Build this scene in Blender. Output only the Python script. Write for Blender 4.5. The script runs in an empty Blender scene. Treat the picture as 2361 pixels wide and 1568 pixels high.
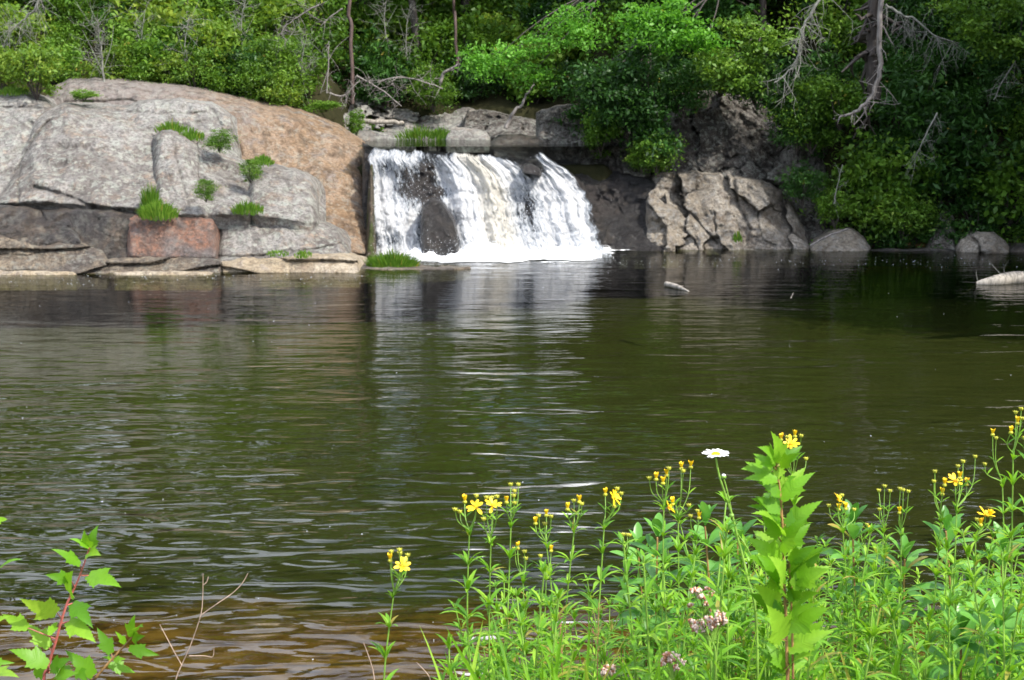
import bpy, math, random
import numpy as np
from mathutils import Vector, Matrix

# ---------------------------------------------------------------- camera, world, sun, exposure
S = bpy.context.scene
HC = 5.0; PITCH = math.radians(10.1); F = 3278.0        # camera height above the pool, tilt, focal length in photo pixels (2360 wide)
cam_d = bpy.data.cameras.new("camera"); cam = bpy.data.objects.new("camera", cam_d)
S.collection.objects.link(cam); S.camera = cam
cam.location = (0, 0, HC); cam.rotation_euler = (math.pi / 2 - PITCH, 0, 0)
cam_d.sensor_width = 36; cam_d.lens = 50; cam_d.clip_end = 2000; cam_d.clip_start = 0.05
cam_d.dof.use_dof = True; cam_d.dof.focus_distance = 4.0; cam_d.dof.aperture_fstop = 15

SUN_EL = math.radians(50); SUN_AZ = math.radians(128)     # azimuth clockwise from +Y
W = bpy.data.worlds.new("World"); S.world = W; W.use_nodes = True
nt = W.node_tree; bg = nt.nodes["Background"]
sky = nt.nodes.new("ShaderNodeTexSky"); sky.sky_type = 'NISHITA'; sky.sun_disc = False
sky.sun_elevation = SUN_EL; sky.sun_rotation = SUN_AZ; sky.dust_density = 2.5; sky.air_density = 1.0
tc = nt.nodes.new("ShaderNodeTexCoord"); cn = nt.nodes.new("ShaderNodeTexNoise"); cn.inputs['Scale'].default_value = 2.2; cn.inputs['Detail'].default_value = 6
cm = nt.nodes.new("ShaderNodeMapRange"); cm.inputs[1].default_value = .46; cm.inputs[2].default_value = .6
cx = nt.nodes.new("ShaderNodeMix"); cx.data_type = 'RGBA'; cx.inputs[7].default_value = (11.5, 12.3, 14.2, 1)     # bright broken cloud
nt.links.new(tc.outputs['Generated'], cn.inputs['Vector']); nt.links.new(cn.outputs[0], cm.inputs[0]); nt.links.new(cm.outputs[0], cx.inputs[0])
nt.links.new(sky.outputs[0], cx.inputs[6]); nt.links.new(cx.outputs[2], bg.inputs[0]); bg.inputs[1].default_value = 0.13
sd = bpy.data.lights.new("sun", 'SUN'); sd.energy = 3.6; sd.angle = math.radians(0.9); sd.color = (1, 0.95, 0.87)
sun = bpy.data.objects.new("sun", sd); S.collection.objects.link(sun)
sdir = Vector((math.sin(SUN_AZ) * math.cos(SUN_EL), math.cos(SUN_AZ) * math.cos(SUN_EL), math.sin(SUN_EL)))
sun.rotation_euler = sdir.to_track_quat('Z', 'Y').to_euler(); sun.location = (30, 0, 40)
S.view_settings.view_transform = 'Standard'; S.view_settings.look = 'None'
S.view_settings.exposure = 0.7; S.view_settings.gamma = 1.0
S.render.engine = 'CYCLES'
S.cycles.max_bounces = 7; S.cycles.transparent_max_bounces = 12; S.cycles.diffuse_bounces = 3; S.cycles.glossy_bounces = 3
S.cycles.caustics_reflective = False; S.cycles.caustics_refractive = False
S.cycles.sample_clamp_indirect = 4

# ---------------------------------------------------------------- helpers
RN = np.random.RandomState(7); random.seed(7)
ct, st = math.cos(PITCH), math.sin(PITCH)

def ray(u, v):
    a = (np.asarray(u, float) - 1180) / F; b = (784 - np.asarray(v, float)) / F
    return a, ct + b * st, -st + b * ct

def P(u, v, Y):                                          # the point seen at photo pixel (u, v) at ground distance Y
    a, b, c = ray(u, v); t = np.asarray(Y, float) / b
    return np.stack(np.broadcast_arrays(a * t, b * t, HC + c * t), -1)

def PW(u, v, z=0.0):                                     # the point of the level z seen at photo pixel (u, v)
    a, b, c = ray(u, v); t = (z - HC) / c
    return np.array([a * t, b * t, HC + c * t])

def tag(o, label=None, cat=None, group=None, kind=None):
    if label: o["label"] = label
    if cat: o["category"] = cat
    if group: o["group"] = group
    if kind: o["kind"] = kind
    return o

def empty(name, loc, label=None, cat=None, group=None):
    o = bpy.data.objects.new(name, None); S.collection.objects.link(o)
    o.location = [float(c) for c in loc]; o.empty_display_size = 0.2
    return tag(o, label, cat, group)

class MB:
    """Collects vertices and faces and links them as one mesh object."""
    def __init__(s): s.v = []; s.f = []; s.r = []; s.n = 0; s.m = []
    def add(s, v, f, r=None, mi=0):
        v = np.asarray(v, float).reshape(-1, 3); f = np.asarray(f, int)
        s.v.append(v); s.f.append(f + s.n); s.n += len(v); s.m.append(np.full(len(f), mi))
        s.r.append(np.full(len(v), RN.rand()) if r is None else np.broadcast_to(np.asarray(r, float), (len(v),)))
    def tube(s, pts, rad, k=6, r=None, mi=0):
        pts = np.asarray(pts, float); n = len(pts)
        rad = np.broadcast_to(np.asarray(rad, float), (n,)) if np.ndim(rad) == 0 or len(np.atleast_1d(rad)) == n else np.interp(np.linspace(0, 1, n), np.linspace(0, 1, len(rad)), rad)
        T = np.gradient(pts, axis=0); T /= np.linalg.norm(T, axis=1)[:, None] + 1e-9
        ref = np.array([1., 0, 0]) if abs(T[0][0]) < .8 else np.array([0, 1., 0])
        A = np.cross(T, ref); A /= np.linalg.norm(A, axis=1)[:, None] + 1e-9; B = np.cross(T, A)
        an = np.arange(k) * 2 * np.pi / k
        V = pts[:, None] + (A[:, None] * np.cos(an)[None, :, None] + B[:, None] * np.sin(an)[None, :, None]) * rad[:, None, None]
        i = np.arange(n - 1)[:, None] * k; j = np.arange(k)[None]; j2 = (j + 1) % k
        f = np.stack([i + j, i + j2, i + k + j2, i + k + j], -1).reshape(-1, 4)
        s.add(V.reshape(-1, 3), f, r, mi)
        s.add(np.concatenate([V[-1], [pts[-1] + T[-1] * rad[-1]]]), [[a, (a + 1) % k, k, k] for a in range(k)], r, mi)
    def build(s, name, mats, parent=None, smooth=True, origin=None, attr='rnd'):
        v = np.concatenate(s.v); f = np.concatenate(s.f); r = np.concatenate(s.r); m = np.concatenate(s.m)
        if origin is None: origin = np.array(parent.location) if parent is not None else None
        if origin is not None: v = v - np.asarray(origin, float)
        me = bpy.data.meshes.new(name)
        tri = f[:, 2] == f[:, 3]
        tot = np.where(tri, 3, 4); start = np.concatenate([[0], np.cumsum(tot)[:-1]])
        mask = np.ones(f.shape, bool); mask[tri, 3] = False
        me.vertices.add(len(v)); me.vertices.foreach_set('co', v.astype(np.float32).ravel())
        me.loops.add(int(tot.sum())); me.loops.foreach_set('vertex_index', f[mask].astype(np.int32))
        me.polygons.add(len(f)); me.polygons.foreach_set('loop_start', start.astype(np.int32)); me.polygons.foreach_set('loop_total', tot.astype(np.int32))
        me.polygons.foreach_set('material_index', m.astype(np.int32))
        me.polygons.foreach_set('use_smooth', np.full(len(f), smooth))
        a = me.attributes.new(attr, 'FLOAT', 'POINT'); a.data.foreach_set('value', r.astype(np.float32))
        for mt in (mats if isinstance(mats, (list, tuple)) else [mats]): me.materials.append(mt)
        me.update(calc_edges=True); me.validate()
        o = bpy.data.objects.new(name, me); S.collection.objects.link(o)
        if parent is not None: o.parent = parent
        elif origin is not None: o.location = [float(c) for c in origin]
        return o

def copy_thing(o, loc=None, rz=None, sc=None, label=None, parent=None):
    c = o.copy(); S.collection.objects.link(c)
    if parent is not None: c.parent = parent
    for ch in list(o.children): copy_thing(ch, parent=c)
    if loc is not None: c.location = [float(q) for q in loc]
    if rz is not None: c.rotation_euler = (0, 0, rz)
    if sc is not None: c.scale = sc if np.ndim(sc) else (sc, sc, sc)
    if label: c["label"] = label
    return c

# smooth value noise, vectorised
def _h(i, j, k, s):
    n = (i * 374761393 + j * 668265263 + k * 2147483647 + s * 974634777) & 0xffffffff
    n = ((n ^ (n >> 13)) * 1274126177) & 0xffffffff
    return ((n ^ (n >> 16)) & 0xffff) / 65535.0
def vnoise(p, s=0):
    p = np.asarray(p, float); i = np.floor(p).astype(np.int64); f = p - i; f = f * f * (3 - 2 * f)
    o = 0
    for a in (0, 1):
        for b in (0, 1):
            for c in (0, 1):
                w = (f[..., 0] if a else 1 - f[..., 0]) * (f[..., 1] if b else 1 - f[..., 1]) * (f[..., 2] if c else 1 - f[..., 2])
                o = o + w * _h(i[..., 0] + a, i[..., 1] + b, i[..., 2] + c, s)
    return o * 2 - 1
def fbm(p, o=4, s=0):
    r = 0; a = 1; p = np.asarray(p, float)
    for k in range(o): r = r + a * vnoise(p, s + k); p = p * 2.03 + 11.3; a *= .5
    return r
def sstep(a, b, x): t = np.clip((x - a) / (b - a), 0, 1); return t * t * (3 - 2 * t)

# ---------------------------------------------------------------- materials
class NT:
    def __init__(s, name):
        s.m = bpy.data.materials.new(name); s.m.use_nodes = True; s.t = s.m.node_tree; s.t.nodes.clear()
        s.out = s.n("ShaderNodeOutputMaterial")
    def n(s, t, **k):
        x = s.t.nodes.new(t)
        for a, b in k.items(): setattr(x, a, b)
        return x
    def l(s, a, b): s.t.links.new(a, b)
    def inp(s, node, i, val):
        if isinstance(val, bpy.types.NodeSocket): s.l(val, node.inputs[i])
        elif val is not None: node.inputs[i].default_value = val
    def math(s, op, a, b=None, clamp=False):
        x = s.n("ShaderNodeMath", operation=op, use_clamp=clamp); s.inp(x, 0, a); s.inp(x, 1, b); return x.outputs[0]
    def noise(s, vec, scale, detail=3, rough=.5, dist=0):
        x = s.n("ShaderNodeTexNoise"); s.inp(x, 'Vector', vec); s.inp(x, 'Scale', scale); s.inp(x, 'Detail', detail)
        s.inp(x, 'Roughness', rough); s.inp(x, 'Distortion', dist); return x.outputs[0]
    def vor(s, vec, scale, feat='F1', out=0):
        x = s.n("ShaderNodeTexVoronoi", feature=feat); s.inp(x, 'Vector', vec); s.inp(x, 'Scale', scale); return x.outputs[out]
    def pos(s): return s.n("ShaderNodeNewGeometry").outputs['Position']
    def obj(s): return s.n("ShaderNodeTexCoord").outputs['Object']
    def map(s, vec, scale, rot=(0, 0, 0), loc=(0, 0, 0)):
        x = s.n("ShaderNodeMapping"); s.inp(x, 0, vec); x.inputs['Scale'].default_value = scale
        x.inputs['Rotation'].default_value = rot; x.inputs['Location'].default_value = loc; return x.outputs[0]
    def mix(s, f, a, b):
        x = s.n("ShaderNodeMix", data_type='RGBA'); s.inp(x, 0, f)
        s.inp(x, 6, a if isinstance(a, bpy.types.NodeSocket) else (*a, 1)); s.inp(x, 7, b if isinstance(b, bpy.types.NodeSocket) else (*b, 1)); return x.outputs[2]
    def rng(s, v, a, b, c=0, d=1, t='SMOOTHSTEP'):
        x = s.n("ShaderNodeMapRange", interpolation_type=t); s.inp(x, 0, v); s.inp(x, 1, a); s.inp(x, 2, b); s.inp(x, 3, c); s.inp(x, 4, d); return x.outputs[0]
    def attr(s, name): x = s.n("ShaderNodeAttribute"); x.attribute_name = name; return x.outputs['Fac']
    def bump(s, h, st_=1, d=1, nrm=None):
        x = s.n("ShaderNodeBump"); s.inp(x, 'Strength', st_); s.inp(x, 'Distance', d); s.inp(x, 'Height', h); s.inp(x, 'Normal', nrm); return x.outputs[0]
    def pbr(s, col, rough=.6, nrm=None, spec=.5, **k):
        x = s.n("ShaderNodeBsdfPrincipled"); s.inp(x, 'Base Color', col if isinstance(col, bpy.types.NodeSocket) else (*col, 1))
        s.inp(x, 'Roughness', rough); s.inp(x, 'Normal', nrm); s.inp(x, 'Specular IOR Level', spec); return x
    def done(s, sh, vol=None):
        s.l(sh, s.out.inputs[0]); return s.m

def leaf_mat(name, dark, mid, light, trans=.35, rough=.5, spec=.35, vein=False):
    t = NT(name); r = t.attr('rnd'); oi = t.n("ShaderNodeObjectInfo").outputs['Random']
    a = t.math('ADD', t.math('MULTIPLY', r, .75), t.math('MULTIPLY', oi, .25))
    c = t.mix(t.rng(a, .15, .5), dark, mid); c = t.mix(t.rng(a, .5, .95), c, light)
    c = t.mix(t.rng(r, .965, .985), c, (.38, .3, .06))
    if vein:
        nz = t.noise(t.obj(), 90, 2); c = t.mix(t.rng(nz, .4, .7, 0, .22), c, dark)
    p = t.pbr(c, rough, None, spec)
    tr = t.n("ShaderNodeBsdfTranslucent"); t.l(t.mix(.35, c, (light[0] * 1.5, light[1] * 1.6, light[2] * .5)), tr.inputs[0])
    m = t.n("ShaderNodeMixShader"); m.inputs[0].default_value = trans; t.l(p.outputs[0], m.inputs[1]); t.l(tr.outputs[0], m.inputs[2])
    return t.done(m.outputs[0])

def rock_mat(name, a, b, c, lich=(.42, .44, .38), lich_amt=.5, pit=.35, rough=.85, spec=.3, scale=1., streak=0., moss=0., xg=None):
    lich_amt *= .95
    t = NT(name); p = t.pos()
    big = t.noise(p, .55 * scale, 4, .6); med = t.noise(t.map(p, (1, 1, 1), loc=(7, 3, 1)), 1.9 * scale, 5, .65, .4)
    fine = t.noise(p, 11 * scale, 4, .7)
    col = t.mix(t.rng(big, .42, .56), a, b)
    col = t.mix(t.rng(med, .5, .68), col, c)
    dk = t.noise(t.map(p, (1, 1, 1), loc=(3, 9, 4)), 1.1 * scale, 6, .7, .8); col = t.mix(t.rng(dk, .5, .62, 0, .6), col, (a[0] * .5, a[1] * .45, a[2] * .44))
    col = t.mix(t.rng(fine, .42, .62, 0, .6), col, (a[0] * .45, a[1] * .45, a[2] * .45))
    if xg:
        sx = t.n('ShaderNodeSeparateXYZ'); t.l(p, sx.inputs[0]); col = t.mix(t.rng(t.math('ADD', sx.outputs[0], t.math('MULTIPLY', t.math('SUBTRACT', big, .5), 7)), xg[0], xg[1]), xg[2], col)
    if streak:
        sn = t.noise(t.map(p, (2.6, 2.6, .25)), 1, 4, .6, .3)
        col = t.mix(t.rng(sn, .5, .68, 0, streak), col, (.025, .022, .02))
    lv = t.noise(p, 4.2 * scale, 6, .72); lm = t.math('MULTIPLY', t.rng(lv, .5, .57, 0, 1), t.rng(t.noise(p, .8, 2), .35, .55, .3 * lich_amt, 1.3 * lich_amt))
    col = t.mix(lm, col, lich)
    vs = t.vor(t.map(p, (1, 1, 1)), 2.7 * scale); col = t.mix(t.rng(vs, .12, .2, lich_amt * .9, 0), col, (lich[0] * 1.25, lich[1] * 1.22, lich[2] * 1.2))
    cr = t.attr('rnd'); col = t.mix(t.math('MULTIPLY', cr, .6, True), col, (.03, .026, .02))
    if moss:
        col = t.mix(t.rng(t.noise(p, 1.4, 4, .6), .5, .6, 0, moss), col, (.05, .075, .012))
    pk = t.noise(p, 3.6 * scale, 8, .8)
    col = t.mix(t.rng(pk, .5, .6, 0, min(1, pit * 1.4)), col, (a[0] * .3, a[1] * .28, a[2] * .27))
    h = t.math('ADD', t.math('MULTIPLY', med, .3), t.math('MULTIPLY', fine, .05)); h = t.math('ADD', h, t.math('MULTIPLY', pk, -.16)); h = t.math('ADD', h, t.math('MULTIPLY', dk, -.2))
    pr = t.pbr(col, rough, t.bump(h, .9, 1), spec)
    return t.done(pr.outputs[0])

M = {}
M['rock_grey'] = rock_mat('grey_lichen_rock', (.235, .215, .195), (.355, .335, .31), (.34, .265, .205))
M['rock_pale'] = rock_mat('pale_rock', (.27, .255, .235), (.37, .355, .33), (.38, .31, .25), pit=.25)
M['rock_tan'] = rock_mat('tan_rock', (.33, .22, .13), (.38, .27, .18), (.29, .25, .22), lich_amt=.22, streak=.5, xg=(-13., -6.5, (.27, .235, .215)))
M['rock_red'] = rock_mat('reddish_rock', (.2, .165, .15), (.3, .15, .095), (.22, .19, .18), lich_amt=.1, rough=.45, spec=.5)
M['rock_dark'] = rock_mat('dark_damp_rock', (.05, .044, .042), (.1, .078, .06), (.14, .105, .075), lich_amt=.1, rough=.3, spec=.6, streak=.6)
M['rock_wet'] = rock_mat('black_wet_rock', (.028, .026, .026), (.05, .042, .038), (.06, .05, .04), lich_amt=.0, rough=.28, spec=.6)
M['rock_ledge'] = rock_mat('water_worn_ledge', (.13, .11, .095), (.23, .185, .135), (.36, .29, .2), lich_amt=.2, rough=.6)
M['rock_cliff'] = rock_mat('tan_cliff_rock', (.34, .29, .225), (.46, .41, .34), (.3, .275, .25), lich=(.4, .4, .38), lich_amt=.3, scale=1.2, streak=.4)  # tan-grey is the rock's own colour
M['rock_upper'] = rock_mat('shade_darkened_cliff_rock', (.12, .105, .09), (.27, .25, .225), (.16, .14, .12), lich_amt=.3, scale=1.3, streak=.8, pit=.6)  # shade on the upper cliff is put into this darkened base colour
M['rock_cream'] = rock_mat('cream_waterline_rock', (.5, .4, .27), (.58, .5, .38), (.4, .34, .28), lich_amt=.05, rough=.5)
M['rock_moss'] = rock_mat('mossy_rock', (.12, .1, .07), (.18, .14, .1), (.2, .15, .1), lich_amt=.0, moss=.8)

M['laurel'] = leaf_mat('laurel_leaf', (.035, .085, .01), (.085, .19, .017), (.2, .34, .035), .3)
M['yellowish'] = leaf_mat('young_leaf', (.06, .14, .015), (.14, .26, .03), (.3, .38, .05), .38)
M['bright'] = leaf_mat('maple_leaf', (.05, .17, .012), (.11, .31, .025), (.2, .46, .06), .4)
M['fresh'] = leaf_mat('fresh_leaf', (.04, .1, .01), (.1, .22, .02), (.22, .38, .05), .35)
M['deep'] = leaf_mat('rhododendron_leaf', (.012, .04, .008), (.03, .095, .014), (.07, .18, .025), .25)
M['grass'] = leaf_mat('grass_blade', (.06, .14, .012), (.11, .24, .02), (.24, .38, .05), .35)
M['core'] = leaf_mat('tickseed_leaf', (.065, .2, .01), (.165, .39, .018), (.35, .57, .045), .4, .42, .4)
M['broad'] = leaf_mat('broad_leaf', (.06, .2, .025), (.12, .33, .045), (.2, .45, .075), .3, .35, .5)
M['lobed'] = leaf_mat('lobed_leaf', (.09, .25, .01), (.19, .43, .02), (.36, .6, .05), .45, .45, .4, True)
M['dry'] = leaf_mat('dry_grass', (.2, .14, .06), (.34, .25, .12), (.45, .36, .2), .2)

def simple(name, col, rough=.7, var=.35, scale=14, bump=.3, stretch=(1, 1, .25)):
    t = NT(name); n = t.noise(t.map(t.obj(), stretch), scale, 4, .6)
    c = t.mix(t.rng(n, .35, .65, 0, 1), tuple(q * (1 - var) for q in col), tuple(min(1, q * (1 + var)) for q in col))
    return t.done(t.pbr(c, rough, t.bump(n, bump, .02)).outputs[0])
M['bark'] = simple('bark', (.05, .04, .034))
M['bark_red'] = simple('pine_bark', (.1, .065, .055))
M['deadwood'] = simple('weathered_wood', (.2, .18, .165))
M['greytwig'] = simple('lichen_twig', (.2, .2, .17))
M['drift'] = simple('driftwood', (.3, .27, .225))
M['stem_green'] = simple('green_stem', (.2, .36, .05), .5, .25, 60)
M['stem_red'] = simple('red_stem', (.45, .12, .1), .45, .3, 60)
M['stem_brown'] = simple('woody_stem', (.3, .17, .06), .6, .3, 60)
M['twig'] = simple('pale_twig', (.42, .3, .22), .7, .3, 60)
M['petal'] = simple('yellow_petal', (.95, .62, .01), .5, .12, 80, .1)
M['bud'] = simple('bud_green', (.42, .42, .03), .6, .3, 160)
M['disc'] = simple('flower_disc', (.85, .42, .01), .8, .35, 300)
M['budy'] = simple('bud_yellow', (.75, .5, .02), .6, .35, 160)
M['daisyw'] = simple('daisy_petal', (.88, .88, .86), .6, .04, 60, .1)
M['daisyc'] = simple('daisy_disc', (.9, .68, .01), .8, .25, 300)
M['fluff'] = simple('seed_fluff', (.66, .5, .42), .9, .3, 220, .2)
M['fluffb'] = simple('seed_brown', (.42, .19, .1), .9, .4, 220, .2)

def mat_bed():
    t = NT('pool_bed_and_soil'); p = t.pos(); sep = t.n("ShaderNodeSeparateXYZ"); t.l(p, sep.inputs[0])
    n = t.noise(p, .5, 4); z = t.math('ADD', sep.outputs[2], t.math('MULTIPLY', t.math('SUBTRACT', n, .5), .5))
    deep = t.mix(t.noise(p, .8, 4), (.09, .09, .055), (.135, .132, .08))
    sand = t.mix(t.rng(t.noise(p, 2.2, 6, .65), .35, .65), (.2, .09, .04), (.46, .23, .105))
    c = t.mix(t.rng(z, -.95, -.62), deep, sand)
    soil = t.mix(t.noise(p, 3, 5), (.012, .016, .006), (.045, .04, .018))
    c = t.mix(t.rng(sep.outputs[2], .0, .15), c, soil)
    return t.done(t.pbr(c, .95, t.bump(t.noise(p, 6, 5), .5, .1), .1).outputs[0])
M['bed'] = mat_bed()

def mat_water(name, amp=1., tint=(.5, .55, .33)):
    t = NT(name); p = t.pos()
    sep = t.n("ShaderNodeSeparateXYZ"); t.l(p, sep.inputs[0])
    far = t.rng(sep.outputs[1], 26, 42)                                    # choppier towards the fall
    w1 = t.noise(t.map(p, (.5, 1.55, 1), rot=(0, 0, .06)), 1, 1.2, .4, .7)
    w2 = t.noise(t.map(p, (1.2, 4.6, 1), rot=(0, 0, -.10)), 1, 2, .5, .4)
    w3 = t.noise(t.map(p, (5, 13, 1)), 1, 2, .5, .2)
    calm = t.rng(t.noise(p, .16, 2), .35, .65, .55, 1.25)
    h = t.math('MULTIPLY', w1, t.rng(sep.outputs[1], 20, 38, .042, .02)); h = t.math('ADD', h, t.math('MULTIPLY', w2, .013))
    w4 = t.noise(t.map(p, (1.15, 3.0, 1), rot=(0, 0, .12), loc=(4, 1, 0)), 1, 1, .4, .9)
    h = t.math('ADD', h, t.math('MULTIPLY', w4, t.rng(sep.outputs[1], 26, 12, 0, .06)))
    h = t.math('MULTIPLY', h, calm)
    h = t.math('ADD', h, t.math('MULTIPLY', w3, t.math('ADD', .0007, t.math('MULTIPLY', far, .003))))
    nr = t.bump(h, 1, amp)
    fr = t.n("ShaderNodeFresnel"); fr.inputs[0].default_value = 1.45; t.l(nr, fr.inputs[1])
    gl = t.n("ShaderNodeBsdfGlossy"); gl.inputs['Roughness'].default_value = .012; t.l(nr, gl.inputs['Normal'])
    tr = t.n("ShaderNodeBsdfTransparent"); tr.inputs[0].default_value = (*tint, 1)
    m = t.n("ShaderNodeMixShader"); t.l(fr.outputs[0], m.inputs[0]); t.l(tr.outputs[0], m.inputs[1]); t.l(gl.outputs[0], m.inputs[2])
    return t.done(m.outputs[0])
M['water'] = mat_water('pool_water')
M['upwater'] = mat_water('upper_water', 1.6, (.35, .4, .4))

def mat_fall():
    t = NT('falling_water'); d = t.attr('rnd'); sp_ = t.n('ShaderNodeSeparateXYZ'); t.l(t.pos(), sp_.inputs[0])
    cb = t.n('ShaderNodeCombineXYZ'); t.l(t.math('MULTIPLY', t.attr('flow'), 8.), cb.inputs[0]); t.l(sp_.outputs[2], cb.inputs[2]); p = cb.outputs[0]        # runs along the stream lines
    n1 = t.noise(t.map(p, (3.0, 1.4, 1.3)), 1, 6, .7, .8)
    n2 = t.noise(t.map(p, (13, 8, 7)), 1, 4, .75, .6)
    n3 = t.noise(t.map(p, (8, 3, .45), loc=(3, 0, 2)), 1, 4, .65, .3)
    n = t.math('ADD', t.math('MULTIPLY', n1, .8), t.math('MULTIPLY', n2, .95)); n = t.math('ADD', n, t.math('MULTIPLY', n3, .35)); n = t.math('SUBTRACT', n, .55)
    x = t.math('ADD', n, t.math('SUBTRACT', d, .5))
    al = t.rng(x, .36, .62)
    c = t.mix(t.rng(x, .42, .82), (.42, .47, .53), (.92, .93, .94))
    c = t.mix(t.rng(t.math('ABSOLUTE', t.math('SUBTRACT', t.attr('flow'), .56)), .03, .1, .75, 0), c, (.88, .82, .68))
    pr = t.pbr(c, .5, t.bump(t.math('ADD', t.math('MULTIPLY', n1, .4), t.math('MULTIPLY', n2, .12)), .9, 1), .3)
    tl = t.n("ShaderNodeBsdfTranslucent"); t.l(c, tl.inputs[0])
    mx = t.n("ShaderNodeMixShader"); mx.inputs[0].default_value = .3; t.l(pr.outputs[0], mx.inputs[1]); t.l(tl.outputs[0], mx.inputs[2])
    tr = t.n("ShaderNodeBsdfTransparent")
    m = t.n("ShaderNodeMixShader"); t.l(al, m.inputs[0]); t.l(tr.outputs[0], m.inputs[1]); t.l(mx.outputs[0], m.inputs[2])
    return t.done(m.outputs[0])
M['fall'] = mat_fall()
def mat_foam():
    t = NT('foam'); p = t.pos(); d = t.attr('rnd')
    n = t.math('ADD', t.math('MULTIPLY', t.noise(t.map(p, (1.2, 3, 1)), 1, 5, .7), .6), t.math('MULTIPLY', t.noise(p, 9, 3, .7), .4))
    al = t.rng(t.math('ADD', n, t.math('SUBTRACT', d, .5)), .46, .56)
    pr = t.pbr((.9, .92, .93), .6, t.bump(n, .6, .3)); tr = t.n("ShaderNodeBsdfTransparent")
    m = t.n("ShaderNodeMixShader"); t.l(al, m.inputs[0]); t.l(tr.outputs[0], m.inputs[1]); t.l(pr.outputs[0], m.inputs[2])
    return t.done(m.outputs[0])
M['foam'] = mat_foam()
M['bubble'] = NT('bubble'); M['bubble'] = M['bubble'].done(M['bubble'].pbr((.62, .65, .68), .4).outputs[0])

# ---------------------------------------------------------------- terrain: pool bed, near bank, wooded hillside
def terr(x, y):
    x = np.asarray(x, float); y = np.asarray(y, float)
    p = np.stack([x * .35, y * .35, 0 * x], -1); nz = fbm(p, 3, 3)
    bank = np.interp(y, [-100, 2.2, 3.1, 4.2, 9.3, 14, 20, 200], [4.5, 3.6, 3.3, 2.0, .0, -.62, -1.5, -2.0])
    bank = bank + np.where(y < 9, sstep(.3, 1.4, x) * sstep(2.0, 3.4, y) * sstep(7, 4, y) * .25, 0)
    lo = sstep(-11.5, -7, x); lo2 = sstep(-17.5, -15, x); dl = y - 46.5 - 1.6 * lo2
    left = 4.3 - 1.7 * lo + np.clip(dl, 0, 34) * .42 + .35 * nz
    dr = y - (44.9 + 4.0 * sstep(2.5, 3.5, x) * sstep(10.6, 9.4, x))
    right = np.interp(dr, [0, .6, 3, 8, 20, 60, 400], [-.3, 1.2, 4.2, 8.5, 13, 19, 22]) + .3 * nz
    up = np.where(y < 55.4, 2.5, 3.9 + np.clip(y - 55.4, 0, 26) * .5) + .25 * nz * (y > 55.4)
    wL = sstep(-7, -5.6, x); wR = sstep(3.2, 4.6, x + np.clip(y - 50, 0, 9) * .1)
    far = left * (1 - wL) + up * wL; far = far * (1 - wR) + right * wR
    start = (46.5 + 1.6 * lo2) * (1 - wL) + 45.6 * wL; start = start * (1 - wR) + (44.4 + 4.0 * sstep(2.5, 3.5, x) * sstep(10.6, 9.4, x)) * wR
    k = sstep(0, .8, y - start)
    side = np.clip(np.abs(x) - 34, 0, 25) * .5
    z0 = bank; bank = np.maximum(bank, np.interp(x, [16.8, 18.6, 24, 34], [-3, .6, 3.2, 6]) - 6 * sstep(24, 14, y))
    z = bank * (1 - k) + far * k
    return z + side * sstep(6, 20, y)
xs = np.unique(np.concatenate([np.linspace(-400, -40, 20), np.linspace(-40, 40, 161), np.linspace(40, 400, 20)]))
ys = np.unique(np.concatenate([np.linspace(-300, 0, 16), np.linspace(0, 5, 21), np.linspace(5, 43, 60), np.linspace(43, 75, 97), np.linspace(75, 400, 30)]))
def grid(X, Y, Z):
    n, m = X.shape; V = np.stack([X, Y, Z], -1).reshape(-1, 3)
    i = np.arange(n - 1)[:, None] * m + np.arange(m - 1)[None]
    return V, np.stack([i, i + 1, i + m + 1, i + m], -1).reshape(-1, 4)
X, Y = np.meshgrid(xs, ys); Z = terr(X, Y)
g = MB(); V, Fc = grid(X, Y, Z); g.add(V, Fc); tag(g.build('ground', M['bed']), kind='structure')

def sheet(name, x0, x1, y0, y1, z, mat):
    X, Y = np.meshgrid(np.linspace(x0, x1, 40), np.linspace(y0, y1, 40)); g = MB(); V, f = grid(X, Y, X * 0 + z); g.add(V, f)
    return tag(g.build(name, mat), kind='structure')
sheet('water', -60, 60, 8, 48, 0, M['water'])
UPZ = 3.14
sheet('upper_water', -4.9, 3.6, 45.3, 56, UPZ, M['upwater'])

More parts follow.
